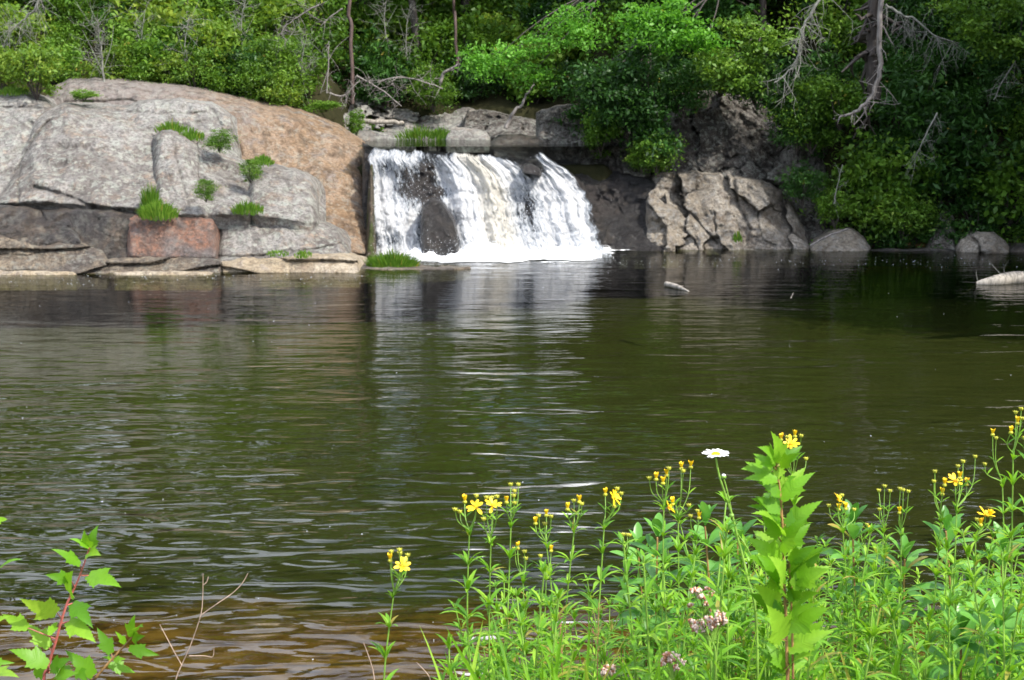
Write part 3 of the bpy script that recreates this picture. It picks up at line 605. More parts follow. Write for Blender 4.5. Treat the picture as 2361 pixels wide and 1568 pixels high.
def proj(x, y, z):
    d = y * ct - (z - HC) * st; return 1180 + F * x / d, 784 - F * (y * st + (z - HC) * ct) / d
LM = [(90, 'above the left-edge boulder'), (240, 'by the leafless grey bush'), (430, 'above the crest of the tan dome'), (600, 'above the down-slope of the tan dome'), (740, 'beside the pale dead sapling'), (860, 'behind the bleached root tangle'), (980, 'behind the tangled grey branches'), (1090, 'by the thick crooked branch'), (1200, 'behind the leaning pale branch'),
      (1330, 'above the blocky grey cliff'), (1500, 'below the bright maple bough'), (1660, 'above the upper shaded cliff'), (1830, 'by the left lichen-hung branch'), (1980, 'around the dark dead trunk'), (2130, 'below the right lichen-hung branch'), (2260, 'near the right edge'), (2400, 'cut by the right edge')]
LN = [(1080, 'under the widest yellow flower'), (1150, 'under the pair of high buds'), (1230, 'under the short bunch of buds'), (1310, 'under the three crowded buds'), (1390, 'under the slender lone tickseed'), (1470, 'under the first broad leaves'), (1560, 'under the bud-laden tickseeds'), (1650, 'under the daisy'), (1740, 'left of the lobed shrub stem'), (1850, 'right of the lobed shrub stem'),
      (1950, 'under the bunched yellow flowers'), (2060, 'under the green-budded pair'), (2170, 'under the orange flower'), (2270, 'under the low bright flower'), (2400, 'at the right edge')]
near = lambda lm, u: min(lm, key=lambda q: abs(q[0] - u))[1]
protos = {k: [shrub_proto(k, 10 * i + j) for j in range(2)] for i, k in enumerate(('laurel', 'young', 'deep', 'mixed'))}
used = set()
def shrub(kind, x, y, sc, label, group, dz=0., sq=None, j=None):
    e = protos[kind][RN.randint(2) if j is None else j]
    z = float(terr(x, y)) + dz
    s = (sc, sc, sc * (sq or 1))
    if e.name not in used:
        used.add(e.name); c = e; c.location = (x, y, z); c.rotation_euler = (0, 0, RN.rand() * 6.3); c.scale = s
    else: c = copy_thing(e, (x, y, z), RN.rand() * 6.3, s)
    u_ = proj(x, y, z + sc)[0]; row = 'front row' if y < (50 if x < -5.2 else 58.5 if x < 5.2 else 48.3) else ('middle row' if y < (54.5 if x < -5.2 else 62 if x < 5.2 else 52) else 'upper row')
    c['label'] = label.split(' on the ')[0].split(' by the right')[0] + ', ' + row + ', ' + near(LM, u_); c['group'] = group
    return c

GL = 'shrubs covering the left hillside behind the boulders'; GU = 'shrubs on the slope above the upstream bank'; GR = 'dark shrubs covering the right hillside'; GB = 'low bushes along the right waterline'
rs = np.random.RandomState(21)
for y in np.arange(48.2, 62, 1.55):
    for x in np.arange(-21, -5.0, 1.75):
        if rs.rand() < .2 or (x > -11.5 and y < 50.6) or (x > -8.2 and y < 54): continue
        X_, Y_ = x + rs.randn() * .45, y + rs.randn() * .4
        k = rs.choice(['laurel', 'young', 'mixed', 'deep'], p=[.38, .3, .2, .12])
        shrub(k, X_, Y_, (.6 + .95 * rs.rand()) * (.72 if Y_ < 51.5 else 1), {'laurel': 'mid-green rounded shrub on the slope behind the left boulders', 'young': 'yellow-green airy shrub on the slope behind the left boulders', 'mixed': 'fresh green small-leaved shrub on the slope behind the left boulders', 'deep': 'dark green shrub on the slope behind the left boulders'}[k], GL, -.2)
for y in np.arange(56.6, 66, 1.7):
    for x in np.arange(-5.2, 5.2, 1.75):
        k = rs.choice(['laurel', 'young', 'mixed', 'deep'], p=[.35, .25, .2, .2])
        shrub(k, x + rs.randn() * .45, y + rs.randn() * .4, .8 + .6 * rs.rand(), {'laurel': 'mid-green shrub on the slope above the upstream ledge', 'young': 'yellow-green shrub on the slope above the upstream ledge', 'mixed': 'fresh green shrub on the slope above the upstream ledge', 'deep': 'dark green shrub on the slope above the upstream ledge'}[k], GU, -.2)
for y in np.arange(45.6, 57, 1.5):
    for x in np.arange(4.4, 21, 1.6):
        X_, Y_ = x + rs.randn() * .4, y + rs.randn() * .35
        if X_ < 10.2 and Y_ < 49.6: continue
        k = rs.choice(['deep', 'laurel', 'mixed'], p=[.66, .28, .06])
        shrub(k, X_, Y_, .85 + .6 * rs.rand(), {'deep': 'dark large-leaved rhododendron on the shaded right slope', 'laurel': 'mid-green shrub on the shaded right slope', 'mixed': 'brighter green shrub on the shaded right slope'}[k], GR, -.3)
for x in np.arange(10.4, 20, 1.1):
    k = rs.choice(['deep', 'mixed', 'laurel'])
    shrub(k, x + rs.randn() * .2, 44.9 + rs.rand() * .4, .5 + .3 * rs.rand(), {'deep': 'dark bush hanging low over the water by the right bank', 'mixed': 'light green bush low over the water by the right bank', 'laurel': 'mid-green bush low over the water by the right bank'}[k], GB, -.1)
def one(kind, u, v, Y, sc, label, sq=1.):
    """a single shrub whose foot is at photo pixel (u, v), distance Y"""
    p = P(u, v, Y); e = copy_thing(protos[kind][RN.randint(2)], p, RN.rand() * 6.3, (sc, sc, sc * sq)); e['label'] = label
    if 'group' in e: del e['group']
    return e
one('young', 85, 222, 45.5, .72, 'leafy yellow-green shrub growing on top of the left boulders')
one('young', 8, 205, 46.8, .6, 'small yellow-green shrub cut by the left edge above the pale boulder')
one('mixed', 195, 232, 45.0, .36, 'low bright green tuft of leaves on the boulder beside the leafy shrub', .45)
for i_, (u_, v_, k_, s_) in enumerate([(330, 196, 'laurel', .55), (395, 202, 'young', .5), (455, 212, 'laurel', .6), (520, 226, 'mixed', .5), (585, 240, 'laurel', .6), (645, 252, 'young', .5), (280, 190, 'young', .5), (420, 190, 'deep', .7), (560, 215, 'deep', .7), (350, 180, 'mixed', .8), (490, 196, 'young', .8), (620, 226, 'laurel', .8)]):
    one(k_, u_, v_ + 12, 49.3 + .9 * (i_ > 6), s_ * 1.25, ['low mid-green bush', 'low yellow-green bush', 'rounded green bush', 'small fresh green bush', 'leafy green bush', 'pale green bush', 'tufty yellow-green bush', 'dark hollow-looking bush', 'dark green bush', 'broad fresh green bush', 'airy yellow-green bush', 'tall mid-green bush'][i_] + ' just behind the tan dome, ' + ['third from its left end', 'left of its crest line', 'over its middle', 'right of its middle', 'two thirds along its crest', 'at the right foot of its crest', 'nearest its left end', 'second row over its middle', 'second row two thirds along', 'second row toward its left end', 'second row just right of the middle', 'second row at its right foot'][i_])
one('laurel', 505, 348, 42.3, .34, 'leafy bush in the cleft at the middle of the left rocks', .8)
one('laurel', 578, 418, 41.2, .26, 'small bright bush on the crack left of the blocky boulder', 1.1)
one('laurel', 475, 462, 39.6, .24, 'small dark-stemmed bush in the crack above the reddish block', 1.1)
one('mixed', 752, 256, 49.5, .42, 'bright green mat of leaves on the pale rock behind the tan dome', .4)
one('mixed', 820, 312, 50.9, .28, 'small bush at the left end of the fallen log', 1.5)
one('mixed', 1515, 400, 45.6, .55, 'bright green bush hanging over the cliff above the wet slope', 1.1)
one('mixed', 1385, 350, 46.3, .55, 'leafy bush on the cliff just above the right spout', 1.2)
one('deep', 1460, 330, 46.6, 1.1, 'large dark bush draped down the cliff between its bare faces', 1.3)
one('deep', 1350, 300, 47.6, .8, 'green bush, coloured dark for shade, at the top of the blocky grey cliff', 1.2)  # dark leaf colour stands in for the shade of the hollow
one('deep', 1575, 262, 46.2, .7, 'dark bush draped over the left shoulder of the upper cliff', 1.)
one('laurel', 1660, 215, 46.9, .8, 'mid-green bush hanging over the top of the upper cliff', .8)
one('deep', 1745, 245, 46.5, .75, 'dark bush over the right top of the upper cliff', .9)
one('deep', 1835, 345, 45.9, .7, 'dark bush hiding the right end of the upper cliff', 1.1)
one('deep', 1850, 470, 45.0, .55, 'dark bush at the right top of the tan cliff foot', 1.)
one('laurel', 1480, 395, 45.8, .45, 'small mid-green bush above the wet rock slope', .9)
one('mixed', 1925, 520, 44.6, .55, 'light green bush over the low tan boulder', 1.)
one('mixed', 2080, 545, 44.4, .6, 'light green bush between the two far right boulders', .9)
one('laurel', 1000, 250, 54.8, .8, 'grey-green thicket on the upstream ledge behind the fall', .9)
one('laurel', 1870, 340, 45.8, .9, 'mid-green shrub beside the right end of the upper cliff', 1.1)
one('mixed', 1935, 290, 45.2, .8, 'bright-topped shrub beneath the hanging bare branch', .9)

# trees: tapered trunk with limbs, crown of leaf clumps
def tree_proto(kind, seed):
    rs = np.random.RandomState(seed); e = empty('pine_tree' if kind == 'pine' else 'broadleaf_tree', (0, 0, 0), cat='tree')
    H = 15.; g = MB(); z = np.linspace(-.8, H * .92, 14); tr = np.stack([.25 * np.sin(z * .35 + seed), .25 * np.cos(z * .3), z], -1)
    g.tube(tr, np.linspace(.26, .06, 14), 9)
    lf = MB()
    mat = {'leafy': 'laurel', 'dark': 'deep', 'pine': 'deep', 'light': 'bright'}[kind]
    for i in range(22):
        h = H * (.3 + .65 * rs.rand()); a = rs.rand() * 6.3; L = 3.6 * (1.15 - (h / H) ** 2 * .8) * (.7 + .5 * rs.rand())
        b = np.array([np.interp(h, z, tr[:, 0]), np.interp(h, z, tr[:, 1]), h]); t = b + np.array([math.cos(a) * L, math.sin(a) * L, L * .25])
        limbs(g, b, [t], .07, rs, .3)
        leafcloud(lf, t - (t - b) * .25, (L * .5, L * .5, .8), 620, .26, rs, .5, .3, 12, .3, .2)
    g.build('trunk', M['bark_red' if kind == 'pine' else 'bark'], e); lf.build('crown', M[mat], e)
    return e
tp = [tree_proto('leafy', 1), tree_proto('light', 2), tree_proto('dark', 3), tree_proto('pine', 4)]
tl = ['mid-green tall tree standing up the slope behind the shrubs', 'light green tall tree standing up the slope behind the shrubs', 'dark tall tree standing up the slope behind the shrubs', 'red-barked pine standing up the slope behind the shrubs']
spots = []
for y in (55, 61, 68, 76):
    for x in np.arange(-30 - (y - 55) * .3, 31 + (y - 55) * .3, 5.2): spots.append((x + rs.randn() * 1.1, y + rs.randn() * 1.4))
spots += [(13, 50.5), (17.5, 49.5), (9, 51.5), (22, 46), (24, 50), (20, 53)]
n = 0; tused = set()
for (x, y) in spots:
    if -7 < x < 5 and y < 57: continue
    k = rs.choice(4, p=[.34, .26, .25, .15]); 
    if x > 5: k = rs.choice([0, 2, 3], p=[.3, .5, .2])
    s = .72 + .26 * rs.rand(); loc = (x, y, float(terr(x, y)))
    if k not in tused: tused.add(k); c = tp[k]; c.location = loc; c.scale = (s, s, s)
    else: c = copy_thing(tp[k], loc, rs.rand() * 6.3, s)
    c['label'] = tl[k]; c['group'] = 'tall trees of the wooded hillside'
for (x, y) in [(19.5, 38), (22, 33.5), (24, 41), (27, 36.5), (20.5, 43.2), (27, 44), (28, 30), (24, 37.5), (31, 40), (18.6, 41)]:        # trees added on the right bank to cast shade on the far right slope
    c = copy_thing(tp[rs.choice([0, 2])], (x, y, float(terr(x, y)) - .3), rs.rand() * 6.3, 1.05 + .2 * rs.rand())
    c['label'] = 'tall tree added on the right bank to shade the far slope'; c['group'] = 'trees added on the right bank for shade'

def bough(u, v, Y, pts, mat, label, size=.15, n=2600, spread=(1, .5), name='overhanging_branch', cat='branch'):
    """a leafy limb hanging over the slope: pts are (u, v) pixels of its sprays"""
    rs = np.random.RandomState(int(u)); b = P(u, v, Y); e = empty(name, b, label, cat); g = MB(); lf = MB()
    for i, (pu, pv, w) in enumerate(pts):
        t = P(pu, pv, Y - 1.2 - rs.rand() * .8); limbs(g, b, [t], .035, rs, .15)
        leafcloud(lf, t, (w * .9, w * .8, .45), n // len(pts), size, rs, .55, .3, 16, .34, .15, .2)
    g.build('limb', M['bark'], e); lf.build('foliage', M[mat], e); return e
bough(1660, -40, 46.5, [(1460, 45, .8), (1500, 85, .9), (1540, 40, .9), (1590, 70, .8), (1550, 100, .6), (1620, 95, .7), (1480, 60, .6), (1545, 15, .6)], 'bright', 'bright green maple bough spreading over the dark hollow at top centre right', .15, 3400)
bough(1400, -30, 48.5, [(1110, 130, .8), (1180, 125, .9), (1240, 110, .9), (1300, 60, 1.0), (1120, 160, .7), (1350, 80, .9), (1230, 165, .8), (1330, 30, .9)], 'bright', 'flat green hemlock bough reaching left above the waterfall', .12, 4200)
bough(1500, 90, 47.0, [(1370, 170, .8), (1420, 210, .9), (1470, 250, .9), (1400, 260, .7), (1500, 300, .7), (1450, 160, .8), (1530, 330, .6), (1360, 215, .5)], 'deep', 'layered bough, coloured dark for shade, draped in front of the blocky cliff', .14, 4200)  # darker leaf material paints in the shade under the boughs
bough(2360, -60, 45.0, [(2330, 20, 1.0), (2260, 60, .9), (2350, 90, .9), (2220, 20, .9), (2300, 110, .7)], 'laurel', 'sunlit green bough in the top right corner', .14, 3000)
bough(1760, 60, 46.5, [(1700, 60, .9), (1740, 120, .9), (1790, 90, .8), (1720, 180, .8), (1660, 150, .7)], 'laurel', 'dim green bough right of the bright maple', .14, 3000)

# dead wood
def twigs(g, pts, r0, rs, n=10, L=.7, mi=0, down=.5, lvl=1):
    pts = np.array(pts, float)
    for i in range(n):
        k = rs.rand() * (len(pts) - 1); a = int(k); p = pts[a] + (pts[min(a + 1, len(pts) - 1)] - pts[a]) * (k - a)
        d = rs.randn(3); d[2] -= down; d /= np.linalg.norm(d); LL = L * (.4 + .8 * rs.rand()); q = p + d * LL + np.array([0, 0, -.15 * LL])
        m = (p + q) / 2 + rs.randn(3) * .08 * LL; g.tube([p, m, q], [r0, r0 * .7, r0 * .3], 4)
        if lvl: twigs(g, [p, m, q], r0 * .6, rs, 4, LL * .5, mi, down, lvl - 1)
def smooth(pts, n=4):
    pts = np.array(pts, float); t = np.linspace(0, len(pts) - 1, (len(pts) - 1) * n + 1); i = np.clip(t.astype(int), 0, len(pts) - 2); f = (t - i)[:, None]
    p0 = pts[np.clip(i - 1, 0, None)]; p1 = pts[i]; p2 = pts[i + 1]; p3 = pts[np.clip(i + 2, None, len(pts) - 1)]
    return .5 * (2 * p1 + (p2 - p0) * f + (2 * p0 - 5 * p1 + 4 * p2 - p3) * f ** 2 + (3 * p1 - p0 - 3 * p2 + p3) * f ** 3)
def dead(name, px, Y, r, mat, label, cat='branch', extra=(), tw=0, tl=.6, seed=1, down=.5, dY=0.):
    rs = np.random.RandomState(seed); pts = [P(u, v, Y + dY * i) for i, (u, v) in enumerate(px)]; b = pts[0]
    e = empty(name, b, label, cat); g = MB(); sp = smooth(pts); sp[1:-1] += rs.randn(len(sp) - 2, 3) * min(r[0] * .35, .03); g.tube(sp, r, 7)
    for ex in extra: g.tube(smooth([P(u, v, Y) for u, v in ex]), (r[-1] * 1.2, r[-1] * .5), 5)
    g.build('limb', M[mat], e)
    if tw: g = MB(); twigs(g, sp, max(.008, r[-1] * .6), rs, tw, tl, down=down); g.build('twigs', M[mat], e)
    return e
e = dead('bare_tree', [(2014, 230), (2010, 120), (2012, 40), (2018, -60)], 44.2, (.2, .16), 'bark', 'dark dead trunk hanging over the right slope', 'tree', tw=10, tl=1.2, seed=3)
dead('bare_branch', [(2036, -40), (2028, 60), (2030, 130), (2022, 190), (1995, 240), (1960, 262), (1922, 274)], 43.4, (.085, .075, .028), 'deadwood', 'pale bare branch bending down and left in front of the dark trunk', extra=[[(2005, 225), (1990, 262), (1968, 288)], [(2035, 60), (2050, 90), (2060, 105)], [(1990, 245), (1998, 270)]], tw=14, tl=.8, seed=5)
dead('lichen_branch', [(1900, -20), (1870, 30), (1850, 70), (1845, 120), (1820, 165), (1785, 190)], 43.5, (.05, .02), 'greytwig', 'grey lichen-hung branch left of the dark trunk', tw=34, tl=1.0, seed=7, down=.9)
dead('lichen_branch', [(2040, 10), (2075, 35), (2110, 45), (2150, 80), (2210, 100)], 43.5, (.05, .015), 'greytwig', 'grey lichen-hung branch right of the dark trunk', tw=40, tl=1.0, seed=8, down=1.2)
dead('lichen_branch', [(2160, 260), (2140, 300), (2125, 330), (2110, 360)], 43.6, (.03, .012), 'greytwig', 'small bare drooping twig in the dark hollow of the right slope', tw=16, tl=.7, seed=9, down=1.)
dead('bare_branch', [(2340, 140), (2310, 190), (2290, 230)], 43.6, (.03, .012), 'greytwig', 'thin bare branch near the right edge of the slope', tw=12, tl=.7, seed=10)
dead('bare_sapling', [(1922, 470), (1930, 430), (1942, 380)], 43.6, (.02, .012), 'greytwig', 'thin upright bare stem above the low tan boulder', seed=11, tw=4, tl=.5)
dead('leaning_stick', [(1868, 566), (1905, 545), (1955, 528)], 43.3, (.03, .03), 'deadwood', 'dead stick leaning on the low tan boulder', cat='stick', seed=12)
dead('bare_branch', [(1166, 296), (1180, 265), (1202, 240), (1213, 218), (1232, 197)], 47.2, (.07, .05, .02), 'deadwood', 'crooked pale branch leaning up behind the waterfall lip', seed=13, tw=2, tl=.4)
dead('fallen_log', [(832, 280), (880, 281), (928, 283)], 52.3, (.09, .08), 'drift', 'grey log lying on the upstream ledge', cat='log', seed=14)
dead('dead_sapling', [(753, 215), (756, 170), (757, 120), (758, 96)], 50.0, (.03, .015), 'deadwood', 'pale upright dead sapling behind the tan dome', extra=[[(757, 160), (745, 195), (738, 215)], [(757, 140), (775, 110), (803, 85)]], tw=8, seed=15)
dead('fallen_branch', [(822, 175), (850, 190), (885, 212), (925, 245)], 51.5, (.035, .02), 'deadwood', 'long grey fallen branch sloping down to the upstream ledge', tw=18, tl=.8, seed=16, down=0)
dead('fallen_branch', [(1015, 190), (1022, 172), (1045, 155), (1060, 148)], 53, (.07, .04), 'deadwood', 'thick crooked grey branch above the upstream grass', tw=4, seed=17, down=0)
dead('fallen_branch', [(870, 190), (920, 178), (980, 190), (1020, 205)], 52.5, (.03, .018), 'deadwood', 'grey tangled branch lying along the slope upstream', tw=22, tl=.9, seed=18, down=-.2)
dead('root_tangle', [(760, 215), (790, 222), (815, 200), (828, 185)], 50.6, (.035, .02), 'deadwood', 'bleached root tangle on the pale rock by the dead sapling', tw=16, tl=.6, seed=19, down=0)
dead('bare_branch', [(735, 12), (700, 30), (660, 60), (640, 85)], 49.0, (.03, .012), 'deadwood', 'pale bare branch fanning left at the top by the red trunk', tw=30, tl=1.0, seed=20, down=-.1)
dead('bare_branch', [(790, 20), (760, 40), (740, 60)], 49.0, (.025, .015), 'deadwood', 'short pale bare branch close to the red trunk', tw=6, seed=22)
dead('pine_tree', [(812, 240), (808, 60), (805, 0), (803, -400)], 50.9, (.07, .06), 'bark_red', 'reddish pine trunk rising behind the dead sapling', cat='tree', seed=23)
dead('pine_tree', [(1054, 160), (1048, 30), (1045, 0), (1040, -400)], 56, (.06, .05), 'bark_red', 'thin reddish pine trunk above the upstream grass', cat='tree', seed=24)
dead('bare_shrub', [(240, 190), (235, 140), (232, 100), (225, 45)], 48.3, (.04, .012), 'greytwig', 'leafless grey twiggy bush above the left boulders', cat='shrub', extra=[[(238, 170), (215, 120), (190, 70)], [(238, 160), (255, 110), (262, 60)]], tw=40, tl=1.1, seed=25, down=-1.1)
for i_, (uu_, vv_, h_, Yb_, lb_) in enumerate([(430, 150, 110, 49.0, 'bare grey bush low above the crest of the tan dome'), (560, 90, 90, 50.5, 'bare grey bush high above the down-slope of the tan dome'), (330, 120, 100, 49.4, 'bare twiggy bush right of the leafless grey one'), (700, 170, 80, 50.2, 'bare grey bush left of the dead sapling'), (20, 150, 100, 47.6, 'bare twiggy bush at the left edge'), (940, 120, 110, 56.0, 'bare grey bush above the tangled grey branches'), (890, 60, 80, 55.0, 'bare grey bush high between the two red trunks')]):
    dead('bare_shrub', [(uu_, vv_ + 30), (uu_ - 4, vv_ - h_ * .4), (uu_ + 6, vv_ - h_)], Yb_, (.02, .008), 'greytwig', lb_, cat='shrub', extra=[[(uu_, vv_), (uu_ - 22, vv_ - h_ * .7)], [(uu_, vv_), (uu_ + 26, vv_ - h_ * .6)]], tw=26, tl=.95, seed=80 + i_, down=-.7)
dead('lichen_branch', [(95, -20), (80, 20), (50, 50), (20, 75)], 47.5, (.05, .015), 'greytwig', 'grey drooping branch in the top left corner', tw=34, tl=1.0, seed=26, down=.6)

# grass tufts on the rocks
def tuft(u, v, Y, w, h, n, label, seed=1, mat='grass', lean=0., wid=.012):
    rs = np.random.RandomState(seed); b = P(u, v, Y); g = MB()
    for i in range(n):
        a = rs.rand() * 6.3; rr = rs.rand() ** .5; x = math.cos(a) * rr * w; y = math.sin(a) * rr * w * .45
        L = h * (.45 + .75 * rs.rand()) * (1.15 - .6 * rr); o = np.array([x * .8 + rs.randn() * .12 * w + lean, y * .6 - .1 * h, 1.]); o[:2] *= .5; o /= np.linalg.norm(o)
        s = np.linspace(0, 1, 4)[:, None]; out = np.array([o[0], o[1], 0]) * L * .9
        pts = b + np.array([x, y, -.05 + .16 * (y / w) + rs.randn() * .05 * h - .22 * h * rr]) + o * L * s + out * s ** 2 - np.array([0, 0, 1]) * L * .35 * s ** 2
        sd = np.array([math.sin(a), -math.cos(a), 0]) if rs.rand() < .5 else np.array([1., 0, 0]); ww = np.array([1, .9, .6, .08])[:, None] * wid * (.6 + .8 * rs.rand())
        V = np.concatenate([pts - sd * ww, pts + sd * ww]); g.add(V, [[k, k + 1, k + 5, k + 4] for k in range(3)], rs.rand())
    o = g.build('grass_tuft', M[mat], origin=b); return tag(o, label, 'grass')
tuft(905, 602, 39.9, .72, .55, 900, 'dense green grass mound on the ledge at the foot of the fall', 1)
tuft(365, 486, 39.4, .55, .55, 700, 'largest grass tuft on the left rocks, above the reddish block', 2)
tuft(348, 462, 39.8, .3, .9, 220, 'tall thin grass standing behind the largest tuft on the left rocks', 3)
tuft(395, 292, 43.6, .5, .4, 320, 'thin grass along the top crack left of the cleft bush', 4)
tuft(440, 310, 43.2, .4, .4, 320, 'grass patch next to the cleft bush on the left rocks', 5)
tuft(605, 368, 42.0, .35, .3, 320, 'short bright grass above the blocky boulder', 6)
tuft(570, 478, 40.0, .45, .4, 420, 'grass growing in the gap behind the wedge boulder', 7)
tuft(640, 580, 38.8, .3, .16, 120, 'tiny moss-like tuft on the left of the pale slab', 8)
tuft(700, 583, 38.7, .25, .2, 120, 'tiny yellowish tuft in the middle of the pale slab', 9)
tuft(968, 308, 51.5, .9, .6, 380, 'tall reedy grass clump on the upstream bank', 10)
tuft(1020, 308, 51.5, .4, .5, 260, 'short grass clump right of the tall upstream clump', 11)
tuft(30, 208, 45.8, .6, .3, 420, 'flat green grass on top of the pale left boulder', 12)
tuft(1700, 545, 43.6, .15, .4, 90, 'little green plant in a cliff crack near the waterline', 13)

# things in the pool
p = PW(1535, 660); e = empty('driftwood', p, 'short pale stick floating in the middle right of the pool', 'driftwood')
q = PW(1588, 672); g = MB(); g.tube(smooth([p + (0, 0, .05), (p + q) / 2 + (0, 0, .05), q + (0, 0, -.01)]), (.075, .065, .02), 7); g.tube([q * .3 + p * .7 + (0, 0, .03), q * .3 + p * .7 + (.25, -.1, .06)], (.02, .01), 5); g.build('stick', M['drift'], e)
p = PW(2250, 655); q = PW(2420, 648); e = empty('driftwood_log', p, 'thick bleached log half sunk at the right edge of the pool', 'log')
g = MB(); pts = smooth([p + (0, 0, .0), p + (.5, 0, .07), (p + q) / 2 + (0, 0, .1), q + (0, 0, .07)], 6); g.tube(pts, (.06, .17, .19, .17), 10); g.build('trunk', M['drift'], e)
g = MB(); twigs(g, pts, .012, np.random.RandomState(3), 7, .7, down=-.6, lvl=0); g.build('twigs', M['greytwig'], e)
dead('floating_twig', [(1822, 688), (1826, 682), (1828, 676)], 30.5, (.012, .01), 'drift', 'tiny twig poking up from the right of the pool', cat='twig', seed=30)

# ---------------------------------------------------------------- foreground plants
def unit(a): a = np.asarray(a, float); return a / (np.linalg.norm(a) + 1e-9)
def blade(g, b, tip, nrm, w, shape='lance', droop=.12, r=None, fold=.25, mi=0):
    """a leaf from b to tip, its face towards nrm"""
    b = np.asarray(b, float); tip = np.asarray(tip, float); L = np.linalg.norm(tip - b); a = unit(tip - b)
    s = unit(np.cross(nrm, a)); n = unit(np.cross(a, s))
    if shape == 'lance': prof = [(0, .06), (.12, .5), (.35, 1.), (.6, .9), (.82, .5), (1, .0)]
    elif shape == 'oval': prof = [(0, .05), (.12, .45), (.3, .85), (.55, 1.), (.78, .78), (.92, .4), (1, .0)]
    elif shape == 'petal': prof = [(0, .3), (.3, .75), (.6, 1.), (.85, .85), (1, .35)]
    else:                                                # lobed and toothed
        prof = [(0,0,0),(.03,.35,-.03),(.08,.5,0),(.1,.47,.03),(.15,.72,.04),(.18,.68,.08),(.22,.9,.1),(.25,.84,.13),(.28,1.0,.2),(.3,.8,.17),(.32,.66,.15),(.35,.62,.14),(.38,.46,.12),(.44,.52,.14),(.48,.42,.1),(.54,.47,.12),(.57,.36,.09),(.64,.38,.1),(.67,.27,.07),(.74,.27,.07),(.78,.17,.05),(.86,.14,.04),(.9,.07,.02),(1,0,0)]
    t = np.array([p[0] for p in prof]); h = np.array([p[1] for p in prof]) * w / 2
    if shape == 'lobed': fwd = np.array([p[2] for p in prof])
    else: fwd = 0 * t
    mid = b + a * (L * t)[:, None] + n * (droop * L * (.25 - (t - .5) ** 2) * 1.0)[:, None]
    up = n * (h * fold)[:, None]
    if shape == 'lobed': up = up + n * (L * .012 * (h / (w / 2)) * np.where(np.arange(len(t)) % 2, 1, -1))[:, None]      # puckered between the veins
    Lf = mid + s * h[:, None] + up + a * (L * fwd)[:, None]; Rt = mid - s * h[:, None] + up + a * (L * fwd)[:, None]
    k = len(t); V = np.concatenate([Lf, mid, Rt])
    f = [[i, i + 1, k + i + 1, k + i] for i in range(k - 1)] + [[k + i, k + i + 1, 2 * k + i + 1, 2 * k + i] for i in range(k - 1)]
    g.add(V, f, RN.rand() if r is None else r, mi)

def whorls(g, path, rs, sp=.06, L=.055, w=.0088, z0=0., n=6, start=0.0, mi=0):
    d = np.concatenate([[0], np.cumsum(np.linalg.norm(np.diff(path, axis=0), axis=1))]); tot = d[-1]; s = tot - .015
    k = 0; rot = rs.rand() * 6
    while s > start:
        c = np.array([np.interp(s, d, path[:, i]) for i in range(3)]); fr = min(1, .45 + (tot - s) / .3)
        el = .9 - 1.35 * min(1, (tot - s) / .35) + rs.randn() * .15       # upright near the top, drooping lower down
        for i in range(n):
            a = rot + (i // 3) * math.pi + ((i % 3) - 1) * .75 + rs.randn() * .15; LL = L * fr * (.8 + .4 * rs.rand())
            e2 = el + rs.randn() * .2; d1 = np.array([math.cos(a) * math.cos(e2), math.sin(a) * math.cos(e2), math.sin(e2)])
            blade(g, c, c + d1 * LL, (-d1[0] * d1[2] * .5, -d1[1] * d1[2] * .5 , 1), w * fr ** .5 * (.8 + .4 * rs.rand()), 'lance', .55, rs.rand(), .3, mi)
        s -= sp * (.8 + .4 * rs.rand()) * (.75 + .25 * fr); rot += 1.57; k += 1

def ball(g, c, r, k=8, m=5, sq=1., mi=0, rr=0.):
    th = np.linspace(0, np.pi, m + 1); ph = np.arange(k) * 2 * np.pi / k
    V = np.array([[c[0] + r * math.sin(t) * math.cos(p), c[1] + r * math.sin(t) * math.sin(p), c[2] + r * sq * math.cos(t)] for t in th for p in ph])
    f = [[i * k + j, (i + 1) * k + j, (i + 1) * k + (j + 1) % k, i * k + (j + 1) % k] for i in range(m) for j in range(k)]; g.add(V, f, rr, mi)

def head(e, c, kind, rs):
    c = np.array(c, float)
    if kind == 'b':
        g = MB(); ball(g, c, .0042, 8, 5, .8, 0)
        for i in range(7):
            a = i * .9; d = np.array([math.cos(a), math.sin(a), .5]); blade(g, c - (0, 0, .003), c + unit(d) * .0075, (0, 0, 1), .003, 'lance', .1, .5)
        g.build('bud', M['bud'], e)
    elif kind == 'y':
        g = MB()
        for i in range(8):
            a = i * .785 + rs.rand() * .3; d = unit(np.array([math.cos(a) * .42, math.sin(a) * .42, 1.])); blade(g, c + (0, 0, -.002) + d * .001, c + d * .0115 * (.8 + .4 * rs.rand()), (math.cos(a), math.sin(a), .3), .005, 'petal', -.1, .5, .1)
        o = g.build('half_open_flower', M['petal'], e)
        g = MB(); ball(g, c - (0, 0, .002), .0045, 8, 5, .8); g.build('calyx', M['bud'], e)
    else:
        n = unit(np.array([rs.randn() * .6, -.35 + rs.randn() * .25, .7])); t1 = unit(np.cross(n, (0, 0, 1.))); t2 = np.cross(n, t1); g = MB()
        for i in range(8):
            a = i * .785 + rs.randn() * .12; d = t1 * math.cos(a) + t2 * math.sin(a) + n * (.25 + .2 * rs.randn()); L = .0175 * (.85 + .3 * rs.rand())
            blade(g, c + d * .002, c + unit(d) * L, n, .0066, 'petal', .15, .5, .15)
        o = g.build('flower', M['petal'], e); g = MB(); ball(g, c + n * .001, .0042, 8, 5, .8)
        for k in range(20): q = rs.randn(3); ball(g, c + unit(q + n) * .0042, .0009, 5, 3)
        d_ = g.build('disc', M['disc'], None, origin=e.location); d_.location = (0, 0, 0); d_.parent = o

